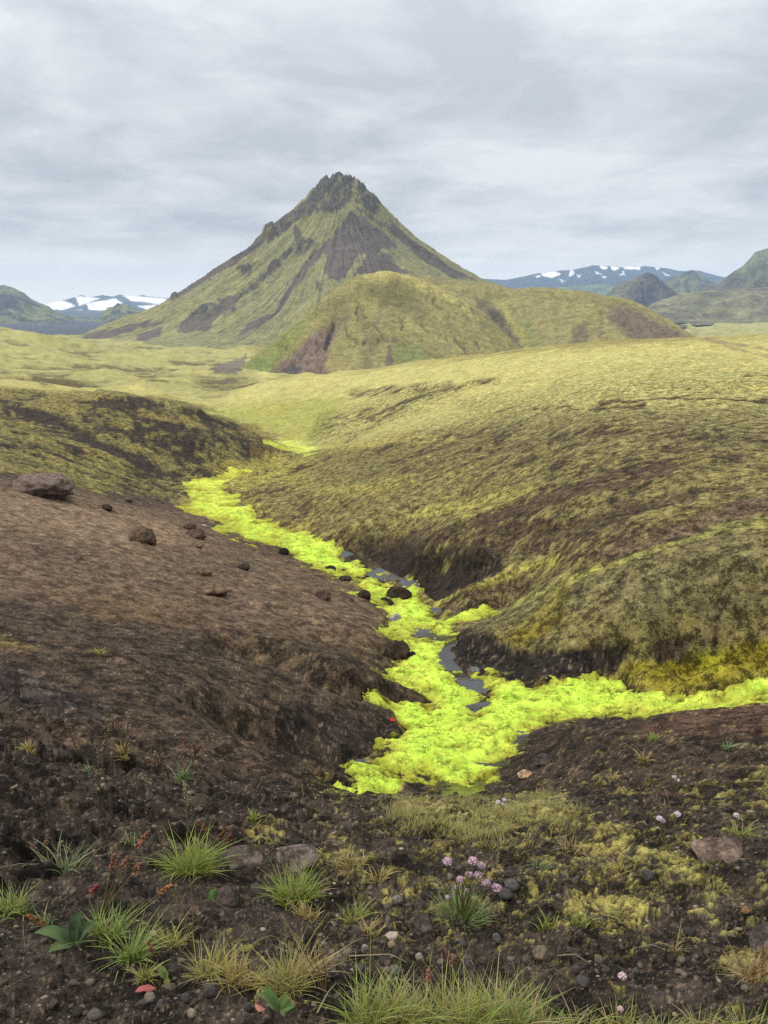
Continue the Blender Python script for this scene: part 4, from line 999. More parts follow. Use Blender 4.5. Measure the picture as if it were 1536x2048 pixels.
# flat braided river on the outwash plain, far right
def river():
    for pts in ([(1338, 641), (1380, 634), (1420, 633), (1440, 636), (1400, 640), (1370, 648), (1345, 650)], [(1378, 650), (1400, 646), (1430, 647), (1420, 653), (1390, 654)], [(1340, 655), (1375, 652), (1370, 658), (1345, 660)]):
        vv = []
        for u, v in pts:
            a = (u - CX) / F; b = (CY - v) / F
            t = np.geomspace(800, 4500, 900) / (cp + b * sp)
            X, Y, Z = a * t, (cp + b * sp) * t, (-sp + b * cp) * t + EYE
            zg = base_z(X, Y); k = np.nonzero(zg > Z)[0]; i = k[0] if len(k) else -1
            vv.append((X[i], Y[i], zg[i] + 3.5))
        struct(obj('river', pymesh('river', vv, [list(range(len(vv)))], None, False), M_WATER))
river()

# ------------------------------------------------------------------ haze
def haze():
    me = bpy.data.meshes.new('haze')
    x, y0, y1, z0, z1 = 12200, -12200, 12200, -420, 385
    v = [(-x, y0, z0), (x, y0, z0), (x, y1, z0), (-x, y1, z0), (-x, y0, z1), (x, y0, z1), (x, y1, z1), (-x, y1, z1)]
    me.from_pydata(v, [], [(0, 3, 2, 1), (4, 5, 6, 7), (0, 1, 5, 4), (1, 2, 6, 5), (2, 3, 7, 6), (3, 0, 4, 7)])
    m = bpy.data.materials.new('haze_air'); m.use_nodes = True; t = m.node_tree; t.nodes.clear()
    o = N(t, 'ShaderNodeOutputMaterial'); p = N(t, 'ShaderNodeVolumePrincipled')
    p.inputs['Color'].default_value = (0.58, 0.77, 1.0, 1); p.inputs['Density'].default_value = 0.78e-4
    p.inputs['Anisotropy'].default_value = 0.0
    t.links.new(p.outputs[0], o.inputs['Volume'])
    h = obj('haze', me, m); h['kind'] = 'stuff'
haze()

# ------------------------------------------------------------------ boulders and stones
def ico(sub):
    import bmesh
    bm = bmesh.new(); bmesh.ops.create_icosphere(bm, subdivisions=sub, radius=1.0)
    v = np.array([p.co[:] for p in bm.verts]); f = [tuple(q.index for q in p.verts) for p in bm.faces]; bm.free()
    return v, f
ICO = {k: ico(k) for k in (1, 2, 3, 4)}
def n3(p, s): return (pn(p[:, 0] + 3 * p[:, 2], p[:, 1] - 2 * p[:, 2], s) + pn(p[:, 1] + 5, p[:, 2] + 2 * p[:, 0], s + 3)) * 0.6
def rock_mesh(name, seed, kind, colour, sub=3):
    v, f = ICO[sub]; p = v.copy(); rg = np.random.default_rng(seed)
    if kind == 'angular' or kind == 'flat':
        for k in range(11):
            d = rg.normal(size=3); d[2] *= 0.8; d /= np.linalg.norm(d); h = rg.uniform(0.52, 0.85)
            t = p @ d; p = p - np.maximum(t - h, 0)[:, None] * d
        p *= 1.2
        p += p * (0.05 * n3(p * 2.2, seed) + 0.035 * n3(p * 6, seed + 1))[:, None]
    elif kind == 'rough':
        for k in range(5):
            d = rg.normal(size=3); d /= np.linalg.norm(d); h = rg.uniform(0.6, 0.9)
            t = p @ d; p = p - np.maximum(t - h, 0)[:, None] * d
        p *= 1.1
        p += p * (0.24 * n3(p * 1.5, seed) + 0.15 * n3(p * 3.4, seed + 1) + 0.10 * n3(p * 8, seed + 2) + 0.05 * n3(p * 17, seed + 4))[:, None]
    else:
        p += p * (0.16 * n3(p * 1.1, seed) + 0.04 * n3(p * 3.4, seed + 1))[:, None]
    mn, mx = p.min(0), p.max(0)
    p = (p - (mn + mx) / 2) / ((mx - mn) / 2)
    c = np.empty((len(p), 3)); c[:] = S(*colour)
    c *= (1 + 0.25 * n3(v * 2.5, seed + 7) + 0.2 * n3(v * 8, seed + 8))[:, None]
    return p, f, c
def dist_of(X, Y, Z): return Y * cp - (Z - EYE) * sp
def place_rock(name, u, v, w_, h_, kind, colour, label, cat='rock', group=None, seed=None, sink=0.25, tilt=0.0, sub=3, depth=0.8, yaw=None):
    seed = seed if seed is not None else int(u * 7 + v * 3) % 997
    X, Y, Z = hit(u, v - 0.15 * h_)
    k = dist_of(X, Y, Z) / F
    W2 = w_ * k / 2; H2 = h_ * k / 2 / 0.85
    p, f, c = rock_mesh(name, seed, kind, colour, sub)
    p = p * np.array([W2, W2 * depth, H2])
    yw = yaw if yaw is not None else ((seed * 0.7) % 1.0 - 0.5)
    me = pymesh(name, p, f, c, smooth=(kind != 'angular'))
    if kind in ('angular', 'flat'):
        me.polygons.foreach_set('use_smooth', np.zeros(len(me.polygons), bool)) if sub < 3 else None
    o = obj(name, me, M_ROCK if w_ > 40 or Y > 7 else M_STONE)
    o.location = (X, Y, Z + H2 * (1 - 2 * sink)); o.rotation_euler = (tilt * 0.6, tilt, yw)
    tag(o, label, cat, group)
    return o
ROCKS = [
    ('boulder', 85, 996, 128, 54, 'rough', (112, 98, 90), 'largest boulder, rough grey-brown lava, at the left edge of the brown slope', 4),
    ('boulder', 285, 1090, 62, 42, 'rough', (96, 80, 68), 'rounded brown boulder in the middle of the bare brown slope', 4),
    ('boulder', 392, 1080, 48, 26, 'rough', (88, 72, 60), 'dark brown boulder right of the rounded boulder on the bare slope', 3),
    ('boulder', 380, 1062, 28, 18, 'rough', (86, 68, 58), 'small reddish boulder resting behind a dark one on the bare slope', 3),
    ('rock', 213, 1021, 24, 13, 'rough', (62, 52, 46), 'small dark rock just right of the largest boulder', 2),
    ('rock', 257, 1006, 14, 8, 'angular', (44, 40, 38), 'tiny black rock at the top edge of the brown slope', 2),
    ('rock', 488, 1140, 27, 15, 'rough', (70, 60, 53), 'small dark rock alone on the slope left of the stream', 2),
    ('rock', 408, 1152, 34, 20, 'rough', (104, 92, 70), 'mossy brown lump below the dark brown boulder', 3),
    ('rock', 395, 1098, 34, 15, 'rough', (108, 92, 79), 'flat brown lump just below the dark brown boulder', 3),
    ('rock', 430, 1192, 56, 28, 'rough', (112, 94, 77), 'broad reddish lump with moss on the lower bare slope', 3),
    ('rock', 648, 1200, 40, 20, 'rough', (78, 62, 54), 'reddish crumbly outcrop on the slope left of the black block', 3),
    ('rock', 568, 1112, 22, 19, 'round', (38, 34, 31), 'round black rock at the left edge of the upper moss', 3),
    ('rock', 662, 1146, 26, 17, 'angular', (48, 43, 40), 'angular black stone in the moss, left of a pair', 3),
    ('rock', 688, 1146, 15, 9, 'round', (44, 40, 37), 'small black stone in the moss, right of the angular one', 2),
    ('rock', 690, 1161, 28, 11, 'round', (56, 49, 45), 'flat dark stone at the moss edge below two black stones', 3),
    ('boulder', 798, 1204, 52, 34, 'angular', (56, 46, 36), 'black block with a mossy end lying across the stream moss', 4),
    ('rock', 774, 1208, 30, 16, 'angular', (52, 44, 38), 'dark slab leaning on the left of the black block', 3),
    ('rock', 791, 1250, 27, 26, 'round', (146, 148, 150), 'smooth pale grey stone at the left edge of the moss', 3),
    ('boulder', 792, 1318, 56, 42, 'rough', (66, 56, 46), 'big brown clod at the left edge of the moss', 4),
    ('boulder', 823, 1327, 40, 27, 'rough', (56, 46, 38), 'smaller dark clod right beside the big brown clod', 4),
    ('rock', 728, 1198, 28, 20, 'rough', (60, 50, 44), 'dark lump on the left bank beside the black block', 3),
    ('rock', 948, 1346, 24, 13, 'round', (116, 116, 118), 'flat grey stone in the stream where the moss arms meet', 3),
    ('rock', 896, 1301, 14, 7, 'round', (168, 150, 138), 'small pinkish stone in the open water', 2),
    ('rock', 903, 1372, 12, 7, 'round', (92, 88, 80), 'tiny grey pebble stone in the moss above the fork', 2),
    ('rock', 1083, 1532, 38, 21, 'angular', (74, 68, 66), 'dark angular block on the near right bank', 3),
    ('rock', 1050, 1556, 34, 11, 'flat', (172, 146, 116), 'flat tan stone on the near bank below the moss', 3),
    ('rock', 964, 1578, 14, 12, 'round', (36, 33, 31), 'round black cobble at the lower edge of the moss', 2),
    ('rock', 912, 1594, 12, 10, 'round', (34, 31, 30), 'black cobble just above the yellowish turf', 2),
    ('rock', 786, 1476, 14, 11, 'round', (120, 128, 36), 'mossy round knob beside the lower moss', 2),
    ('rock', 487, 1748, 80, 52, 'angular', (88, 79, 72), 'large angular grey-brown rock right of the tall green tuft', 4),
    ('rock', 598, 1738, 82, 42, 'flat', (98, 89, 83), 'broad flat-topped grey rock behind the middle grass tuft', 4),
    ('rock', 455, 1818, 54, 42, 'round', (72, 64, 58), 'rounded dark rock half sunk between two grass tufts', 4),
    ('rock', 328, 1738, 52, 40, 'rough', (62, 54, 49), 'dark earth-crusted rock left of the tall green tuft', 3),
    ('rock', 28, 1740, 62, 40, 'rough', (60, 52, 48), 'dark rock at the left edge beside sparse grass', 3),
    ('rock', 1022, 1782, 32, 22, 'round', (80, 76, 74), 'round grey stone right of the pink flowers, upper of two', 3),
    ('rock', 1010, 1798, 32, 20, 'round', (66, 63, 62), 'dark round stone right of the pink flowers, lower of two', 3),
    ('rock', 846, 1868, 62, 36, 'flat', (70, 63, 58), 'dark flat slab tilted left of the pink flower cushion', 4),
    ('rock', 1295, 1762, 24, 20, 'angular', (84, 82, 82), 'grey stone below the large yellow moss patch', 3),
    ('rock', 1446, 1718, 118, 36, 'flat', (102, 88, 79), 'wide flat brown slab at the right among moss', 4),
    ('rock', 1490, 1828, 20, 15, 'angular', (166, 128, 90), 'orange-tan pebble near the right edge', 3),
    ('rock', 1152, 1772, 18, 20, 'angular', (104, 98, 92), 'small upright grey stone in the middle of the right foreground', 2),
    ('rock', 1545, 1912, 96, 66, 'flat', (84, 76, 74), 'dark slab cut by the right edge of the picture', 4),
    ('rock', 1080, 1920, 32, 26, 'angular', (102, 92, 76), 'mossy angular stone in the lower middle gravel', 3),
    ('rock', 993, 1884, 18, 17, 'angular', (112, 108, 106), 'light grey chip above the lower middle gravel', 2),
    ('rock', 1198, 1930, 18, 18, 'angular', (120, 110, 98), 'beige pointed stone right of the mossy angular stone', 2),
    ('rock', 1152, 1948, 20, 17, 'round', (88, 84, 82), 'round grey stone below the beige pointed stone', 3),
    ('rock', 795, 1810, 22, 18, 'round', (138, 130, 124), 'pale round stone left of the dark flat slab', 3),
    ('rock', 782, 1878, 32, 14, 'flat', (150, 142, 132), 'pale flat stone left of the lower gravel', 3),
    ('rock', 783, 1896, 17, 14, 'round', (166, 146, 124), 'pinkish beige pebble below the pale flat stone', 2),
    ('rock', 838, 1920, 17, 14, 'round', (168, 160, 150), 'whitish pebble in the middle gravel', 2),
    ('rock', 730, 1904, 16, 15, 'angular', (156, 152, 148), 'whitish chip left of the middle gravel', 2),
    ('rock', 790, 1952, 26, 20, 'round', (108, 104, 102), 'grey oval stone at the left of the bottom grass', 3),
    ('rock', 655, 1956, 24, 20, 'angular', (96, 92, 92), 'grey angular stone right of the yellow grass, left of two', 3),
    ('rock', 672, 1962, 18, 18, 'angular', (86, 83, 82), 'grey angular stone right of the yellow grass, right of two', 3),
    ('rock', 716, 1948, 26, 20, 'angular', (92, 86, 84), 'grey stone between two angular stones and the oval one', 3),
    ('rock', 420, 1998, 30, 28, 'round', (84, 79, 76), 'dark grey stone below the yellowish grass', 3),
    ('rock', 372, 2006, 22, 18, 'round', (78, 74, 72), 'small dark stone left of the one below the yellowish grass', 3),
    ('rock', 384, 2036, 20, 18, 'round', (158, 146, 128), 'pale beige pebble near the bottom edge at left', 3),
    ('rock', 300, 2002, 24, 17, 'round', (136, 124, 114), 'beige stone touching the fallen red leaf', 3),
    ('rock', 190, 2038, 30, 18, 'round', (104, 98, 92), 'grey stone at the bottom edge in the left corner', 3),
    ('rock', 496, 2026, 20, 22, 'round', (88, 84, 82), 'grey stone left of the small broad-leaved plant', 3),
]
for r_ in ROCKS:
    kf = (1.12 if r_[3] > 30 else 0.86) if r_[2] > 1600 else 1.0
    place_rock(r_[0], r_[1], r_[2], r_[3], r_[4], r_[5], tuple(q * kf for q in r_[6]), r_[7], r_[0], None, sub=r_[8], sink=0.36 if r_[2] < 1420 else 0.2)
# pebbles on the bare soil: each its own stone
def pebbles():
    rg = np.random.default_rng(5); base = []
    for k in range(8):
        p, f, c = rock_mesh('pebble', 300 + k, ('round', 'angular', 'angular', 'flat', 'angular', 'angular', 'round', 'flat')[k], [(88, 82, 78), (72, 66, 62), (110, 100, 90), (64, 59, 56), (88, 78, 67), (76, 73, 73), (106, 97, 86), (54, 49, 46)][k], 2)
        me = pymesh('pebble', p, f, c, True); me.materials.append(M_STONE); base.append(me)
    LOOK = ['rounded mid-grey', 'angular dark grey', 'angular pale beige', 'flat charcoal', 'angular tan', 'angular bluish grey', 'rounded light brown', 'flat blackish']
    zones = [((560, 1880), (760, 2020), 42), ((760, 1870), (1120, 1980), 42), ((100, 1960), (440, 2045), 30), ((800, 1740), (900, 1930), 12), ((1080, 1830), (1500, 1930), 20), ((0, 1890), (120, 2040), 8), ((500, 1780), (780, 1880), 12), ((1150, 1940), (1536, 2000), 12)]
    for (u0, v0), (u1, v1), n in zones:
        where = 'left' if u1 < 500 else ('right' if u0 > 1050 else 'middle')
        for i in range(n):
            u = rg.uniform(u0, u1); v = rg.uniform(v0, v1); X, Y, Z = hit(u, v)
            k = dist_of(X, Y, Z) / F; s_ = rg.gamma(2.0, 1.9) + 3.6
            kk = int(rg.integers(8)); o = bpy.data.objects.new('pebble', base[kk]); COL.objects.link(o)
            sx = s_ * k; o.scale = (sx, sx * rg.uniform(0.65, 1.0), sx * rg.uniform(0.45, 0.8)); o.location = (X, Y, Z + o.scale[2] * 0.12)
            o.rotation_euler = (rg.uniform(-.3, .3), rg.uniform(-.3, .3), rg.uniform(0, 6.28))
            tag(o, '%s pebble lying on the dark soil of the %s foreground' % (LOOK[kk], where), 'pebble', '%s pebbles of the %s foreground' % (LOOK[kk], where))
pebbles()
def gravel():
    rg = np.random.default_rng(9); v0, f0 = ICO[1]; f0 = np.array(f0)
    n = 7500
    ph = rg.uniform(-0.62, 0.62, n); r = np.exp(rg.uniform(math.log(1.25), math.log(7.5), n))
    X, Y = r * np.sin(ph), r * np.cos(ph)
    dens = fbm(X * 1.4, Y * 1.4, 4, 140)
    keep_ = rg.random(n) < sst(-0.5, 0.5, dens) * 0.9 + 0.1
    X, Y, r = X[keep_], Y[keep_], r[keep_]; n = len(X)
    Z = gz_at(X, Y)
    s_ = (rg.gamma(2.0, 0.0014, n) + 0.0016) * np.clip(r / 2.0, 0.8, 2.2)
    V = []; C = []; T = []
    pal = np.array([S(98, 90, 82), S(80, 73, 68), S(128, 114, 98), S(66, 58, 52), S(112, 100, 86), S(150, 138, 122)])
    pick = rg.choice(6, n, p=[.22, .26, .14, .2, .14, .04])
    jit = 1 + 0.25 * rg.normal(size=(n, len(v0), 1))
    sc_ = np.stack([s_ * rg.uniform(.8, 1.4, n), s_ * rg.uniform(.7, 1.2, n), s_ * rg.uniform(.5, .9, n)], 1)
    allv = v0[None] * jit * sc_[:, None, :] + np.stack([X, Y, Z + s_ * 0.25], 1)[:, None, :]
    allf = f0[None] + (np.arange(n) * len(v0))[:, None, None]
    col = np.repeat(pal[pick] * rg.uniform(0.7, 1.25, (n, 1)), len(v0), 0)
    me = tri_mesh('gravel', allv.reshape(-1, 3), allf.reshape(-1, 3), col)
    o = obj('gravel', me, M_STONE); o['kind'] = 'stuff'; tag(o, 'fine dark gravel and grit strewn over the bare foreground soil', 'gravel')
def tri_mesh(name, co, tri, col, smooth=True):
    me = bpy.data.meshes.new(name); k = tri.shape[1]
    me.vertices.add(len(co)); me.vertices.foreach_set('co', co.astype(np.float32).ravel())
    me.loops.add(tri.size); me.loops.foreach_set('vertex_index', tri.ravel().astype(np.int32))
    me.polygons.add(len(tri)); me.polygons.foreach_set('loop_start', np.arange(0, tri.size, k, dtype=np.int32))
    me.polygons.foreach_set('use_smooth', np.full(len(tri), smooth))
    me.update(calc_edges=True); add_col(me, col); return me
gravel()

# ------------------------------------------------------------------ grasses and flowers
def ribbons(B, D, Lh, Wd, bend, c0, c1, seg=4, rg=None):
    """B bases (n,3), D horizontal lean direction (n,2), bend: how far the tip goes sideways (fraction of length)."""
    n = len(B); t = np.linspace(0, 1, seg + 1)
    side = np.stack([-D[:, 1], D[:, 0], np.zeros(n)], 1)
    # turn the blade's face at random
    an = (rg or np.random.default_rng(1)).uniform(0, math.pi, n)
    wv_ = np.stack([np.cos(an), np.sin(an), np.zeros(n)], 1)
    V = np.zeros((n, seg + 1, 2, 3)); C = np.zeros((n, seg + 1, 2, 3))
    for i, q in enumerate(t):
        out = bend * (0.25 * q + 0.75 * q * q) * Lh
        zz = Lh * (q - 0.35 * np.abs(bend) * q * q)
        p = B + np.stack([D[:, 0] * out, D[:, 1] * out, zz], 1)
        hw = (Wd * 0.5 * (1 - q ** 1.6) + 0.00015)[:, None] * wv_
        V[:, i, 0] = p - hw; V[:, i, 1] = p + hw
        C[:, i, :] = (c0 + (c1 - c0) * q)[:, None, :]
    idx = np.arange(n * (seg + 1) * 2).reshape(n, seg + 1, 2)
    q4 = np.stack([idx[:, :-1, 0], idx[:, :-1, 1], idx[:, 1:, 1], idx[:, 1:, 0]], -1).reshape(-1, 4)
    return V.reshape(-1, 3), q4, C.reshape(-1, 3)
PAL = {'green': ((138, 146, 68), (176, 200, 104)), 'fresh': ((132, 146, 76), (172, 196, 114)), 'yellow': ((172, 158, 90), (212, 200, 126)), 'mixed': ((154, 150, 80), (194, 198, 118)), 'dry': ((164, 144, 104), (210, 194, 148)), 'blue': ((108, 134, 88), (160, 188, 138))}
def tuft(u, v, w_, h_, n, pal, label, lean=(0.0, 0.0), name='grass_tuft', width=2.5, group='grass tufts of the foreground', dry=0.15, flat=0.55):
    seed = int(u * 3 + v * 5) % 9973; rg = np.random.default_rng(seed)
    X, Y, Z = hit(u, v); k = dist_of(X, Y, Z) / F
    W2 = w_ * k / 2
    a = rg.uniform(0, 6.283, n); q = np.sqrt(rg.random(n)) * rg.uniform(0.5, 1.0, n)
    bx, by = q * np.cos(a) * W2 * 0.75, q * np.sin(a) * W2 * flat
    bz = gz_at(X + bx, Y + by) - Z - 0.004
    bz = np.clip(bz, -0.05, 0.05)
    B = np.stack([bx, by, bz], 1)
    a2 = a + rg.normal(0, 1.2, n)
    D = np.stack([np.cos(a2) * 0.8 + lean[0], np.sin(a2) * 0.6 + lean[1]], 1); D /= np.linalg.norm(D, axis=1)[:, None] + 1e-6
    Lh = h_ * k / 0.72 * (0.35 + 0.8 * rg.beta(1.6, 2.4, n)) * (1 - 0.25 * q)
    c0 = np.tile(S(*PAL[pal][0]), (n, 1)); c1 = np.tile(S(*PAL[pal][1]), (n, 1))
    dr = rg.random(n) < dry
    c0[dr] = S(*PAL['dry'][0]); c1[dr] = S(*PAL['dry'][1])
    f = rg.uniform(0.75, 1.25, (n, 1)); c0 = c0 * f; c1 = c1 * f
    V, Q, C = ribbons(B, D, Lh, width * k * rg.uniform(0.7, 1.3, n), rg.uniform(0.05, 1.0, n) ** 1.2 + 0.35 * q, c0, c1, 5, rg)
    me = tri_mesh(name, V, Q, C); o = obj(name, me, M_PLANT); o.location = (X, Y, Z)
    tag(o, label, 'grass', group); return o
TUFTS = [
    (385, 1752, 130, 100, 420, 'green', 'tall dense green grass tuft left of the large angular rock', (0.2, 0), 0.08),
    (590, 1805, 130, 80, 380, 'green', 'round green grass tuft in front of the broad flat-topped rock', (0, 0), 0.12),
    (612, 1830, 90, 30, 130, 'yellow', 'fringe of dry yellow blades under the round green tuft', (0, 0), 0.5),
    (25, 1830, 100, 70, 220, 'fresh', 'green grass tuft at the left edge above the broad-leaved plant', (0.1, 0), 0.15),
    (130, 1745, 130, 80, 110, 'blue', 'sparse thin grass tuft with long blades at the far left', (0.3, 0), 0.3),
    (215, 1880, 90, 80, 260, 'fresh', 'green grass growing around the dark broad leaves', (0.2, 0), 0.06),
    (268, 1925, 80, 95, 260, 'fresh', 'green grass clump drooping below the broad-leaved plant', (0.5, -0.2), 0.08),
    (290, 1960, 50, 50, 110, 'mixed', 'small tip of drooping grass above the red leaf', (0.3, -0.2), 0.2),
    (90, 1850, 60, 40, 60, 'blue', 'thin bluish grass left of the broad-leaved plant', (-0.2, 0), 0.2),
    (345, 1890, 90, 60, 120, 'mixed', 'loose olive tuft between the drooping clump and dry stalks', (0, 0), 0.3),
    (420, 1955, 110, 80, 220, 'mixed', 'yellow-green grass tuft in the lower left middle', (0.1, 0), 0.35),
    (470, 1965, 90, 70, 160, 'yellow', 'dry yellow tuft right of the yellow-green one', (0, 0), 0.5),
    (575, 1985, 110, 110, 300, 'mixed', 'tall mixed green and straw grass above the small leafy plant', (0.1, 0), 0.3),
    (620, 1950, 90, 90, 150, 'dry', 'straw-coloured grass right of the tall mixed clump', (0.3, 0), 0.7),
    (510, 1975, 70, 60, 120, 'yellow', 'yellowish grass left of the tall mixed clump', (0, 0), 0.4),
    (710, 1845, 70, 60, 110, 'green', 'small sparse tuft right of the round green tuft', (0.2, 0), 0.25),
    (740, 1870, 60, 40, 60, 'yellow', 'faint yellow sprigs below the small sparse tuft', (0.2, 0), 0.4),
    (700, 1735, 110, 40, 170, 'yellow', 'low arching band of yellow grass behind the round tuft', (0, 0), 0.4),
    (760, 1765, 60, 40, 80, 'yellow', 'right end of the arching yellow grass band', (0.2, 0), 0.4),
    (1095, 1858, 60, 40, 46, 'green', 'small bright green rosette right of the flower cushion', (0, 0), 0.0),
    (1160, 1850, 80, 46, 50, 'green', 'spreading green blades left of the bright yellow moss cushion', (0, 0), 0.15),
    (1240, 1840, 60, 40, 60, 'mixed', 'short grass growing out of the bright yellow moss cushion', (0, 0), 0.3),
    (1085, 1742, 60, 36, 40, 'blue', 'pale bluish tuft above the bright green rosette', (0, 0), 0.1),
    (1240, 1742, 70, 40, 50, 'yellow', 'thin yellow tuft left of the large moss patch', (0, 0), 0.3),
    (1140, 1700, 60, 40, 60, 'dry', 'dry pinkish sprigs behind the pale bluish tuft', (0, 0), 0.9),
    (1430, 1780, 70, 36, 50, 'mixed', 'thin sprigs below the wide flat slab', (0, 0), 0.4),
    (1480, 1668, 80, 40, 80, 'green', 'green tuft near the right edge behind the slab', (0, 0), 0.3),
    (1350, 1905, 40, 60, 30, 'dry', 'pale dry sprig right of the mossy slope', (0.1, 0), 0.6),
    (1500, 1960, 90, 80, 160, 'dry', 'brownish dry tuft at the right edge near the bottom', (0, 0), 0.6),
    (60, 1500, 46, 24, 60, 'yellow', 'yellow tuft among the cracked clods at far left', (0, 0), 0.2),
    (200, 1312, 26, 24, 50, 'mixed', 'lone small tuft on the dark slope above the clods', (0, 0), 0.3),
    (250, 1535, 34, 34, 50, 'yellow', 'small yellow tuft at the foot of the dry seed stalks', (0, 0), 0.3),
    (365, 1560, 40, 40, 60, 'blue', 'thin pale tuft right of the dry seed stalks', (0.2, 0), 0.2),
    (1305, 1482, 30, 24, 50, 'green', 'bright tuft on the near right bank', (0, 0), 0.1), (1290, 1525, 30, 40, 50, 'yellow', 'dry tuft hanging below the bright tuft on the right bank', (0, 0), 0.6),
    (1452, 1500, 24, 34, 40, 'blue', 'pale upright tuft on the right bank', (0, 0), 0.2), (1225, 1560, 30, 26, 40, 'yellow', 'small yellowish tuft low on the right bank', (0, 0), 0.4),
    (510, 1650, 40, 30, 50, 'green', 'small green sprout above the large angular rock', (0, 0), 0.1), (180, 1545, 30, 24, 30, 'blue', 'tiny sprig beside the cracked clods', (0, 0), 0.1),
    (260, 1690, 40, 34, 50, 'blue', 'narrow tuft left of the tall green tuft', (0, 0), 0.2),
    (750, 1345, 30, 14, 60, 'mixed', 'olive sprigs at the tip of the dark mud tongue', (0, 0), 0.2),
]
for t_ in TUFTS: tuft(t_[0], t_[1], t_[2] * 0.95, t_[3] * 0.88, int(t_[4] * 0.75), t_[5], t_[6], t_[7], dry=t_[8])
# grass along the bottom edge: separate clumps side by side
def bottom_grass():
    rg = np.random.default_rng(21)
    where = ['at the left end', 'second from the left', 'third from the left', 'under the red sorrel head', 'in the middle', 'right of the middle', 'below the bare gravel', 'left of the lone pink flower', 'beside the lone pink flower', 'right of the lone pink flower', 'third from the right', 'second from the right', 'at the right end']
    us = [735, 785, 835, 885, 935, 985, 1035, 1095, 1160, 1240, 1320, 1400, 1490]
    for i, u in enumerate(us):
        big = u < 1050
        tuft(u, 2062 if big else 2072, 120, 108 if big else 66, 200 if big else 80, ('green', 'mixed', 'fresh', 'mixed')[i % 4], 'grass clump of the bottom edge row, ' + where[i], (0.15, 0.1), dry=0.25, group='grass row along the bottom edge')
bottom_grass()

# ---- thrift: cushion of needle leaves, stems, round pink heads
def head_mesh(seed, rad, tint=(226, 196, 214)):
    rg = np.random.default_rng(seed + 5); v, f = ICO[1]; f = np.array(f); V = []; Fc = []; Cc = []; n = 46
    for i in range(n):
        q = (i + 0.5) / n; z = 1 - 1.55 * q; a = i * 2.39996 + rg.uniform(-.3, .3); rr = math.sqrt(max(0, 1 - z * z)) * rg.uniform(0.8, 1.05)
        c = np.array([math.cos(a) * rr, math.sin(a) * rr, z * 0.72]) * rad * 0.8
        Fc.append(f + len(V) * len(v)); V.append(v * rad * rg.uniform(0.16, 0.30) * np.array([1, 1, 0.7]) + c)
        Cc.append(np.tile(S(*tint) * 1.15 * rg.uniform(0.6, 1.15) * (0.72 + 0.28 * (z > -0.1)), (len(v), 1)))
    return tri_mesh('flower_head', np.concatenate(V), np.concatenate(Fc), np.concatenate(Cc))
def tube(pts, rad, col, sides=5):
    pts = np.asarray(pts, float); n = len(pts); V = []; Fc = []
    for i, p in enumerate(pts):
        for j in range(sides):
            a = 6.283 * j / sides; rr = rad * (1 - 0.4 * i / (n - 1)); V.append(p + np.array([math.cos(a) * rr, math.sin(a) * rr, 0]))
    for i in range(n - 1):
        for j in range(sides): Fc.append((i * sides + j, i * sides + (j + 1) % sides, (i + 1) * sides + (j + 1) % sides, (i + 1) * sides + j))
    return pymesh('stem', V, Fc, np.tile(S(*col), (len(V), 1)))
def curve_to(tip, sway, n=7, seed=0):
    t = np.linspace(0, 1, n)[:, None]; tip = np.asarray(tip, float)
    s_ = np.array([sway, 0.0, 0.0]) * np.sin(t * math.pi)
    return tip * np.concatenate([t ** 1.3, t ** 1.3, t], 1) + s_
def thrift(u, v, w_, heads, label, hr=11, cushion=260, group=None, tint=(226, 196, 214)):
    X, Y, Z = hit(u, v); k = dist_of(X, Y, Z) / F
    root = bpy.data.objects.new('thrift_plant', None); COL.objects.link(root); root.location = (X, Y, Z); root.empty_display_size = 0.05
    tag(root, label, 'flower', group)
    rg = np.random.default_rng(int(u + v))
    if cushion:
        n = cushion; a = rg.uniform(0, 6.283, n); q = np.sqrt(rg.random(n)); W2 = w_ * k / 2
        B = np.stack([q * np.cos(a) * W2 * 0.7, q * np.sin(a) * W2 * 0.5, np.full(n, -0.006)], 1)
        D = np.stack([np.cos(a), np.sin(a)], 1)
        c0 = np.tile(S(120, 136, 84), (n, 1)) * rg.uniform(.8, 1.2, (n, 1)); c1 = np.tile(S(170, 192, 136), (n, 1)) * rg.uniform(.8, 1.2, (n, 1))
        V, Q, C = ribbons(B, D, w_ * k * 0.42 * rg.uniform(0.6, 1.1, n), np.full(n, 2.0 * k), 0.25 + 0.5 * q, c0, c1, 3, rg)
        obj('leaf_cushion', tri_mesh('leaf_cushion', V, Q, C), M_PLANT, root)
    for i, hd in enumerate(heads):
        du, dv = hd[0] - u, v - hd[1]; rad = (hd[2] if len(hd) > 2 else hr) * k * 0.82
        tip = (du * k, rg.uniform(-0.01, 0.02), dv * k / 0.78)
        st = obj('stem', tube(curve_to(tip, rg.uniform(-.02, .02)), 1.6 * k, (128, 132, 70)), M_PLANT, root)
        h = obj('flower_head', head_mesh(int(u) + i, rad, tint), M_PLANT, st); h.location = tip
thrift(925, 1838, 130, [(893, 1738, 13), (941, 1729, 13), (960, 1743, 11), (936, 1760, 10), (953, 1757, 11), (969, 1769, 12), (990, 1781, 13), (918, 1766, 10), (912, 1786, 7), (935, 1793, 8), (894, 1797, 6)],
       'large thrift cushion with a dozen pink flower heads in the right-middle foreground')
WH = (240, 226, 236)
thrift(1325, 1675, 20, [(1316, 1643, 9), (1323, 1648, 8)], 'pair of pale pink flower heads on thin stems at right', 9, 16, None, WH)
thrift(1349, 1678, 16, [(1349, 1634, 9)], 'single pale flower head just right of the pair', 9, 14, None, WH)
thrift(1468, 1662, 16, [(1467, 1632, 8)], 'single pale flower head at right near the slab', 8, 14, None, WH)
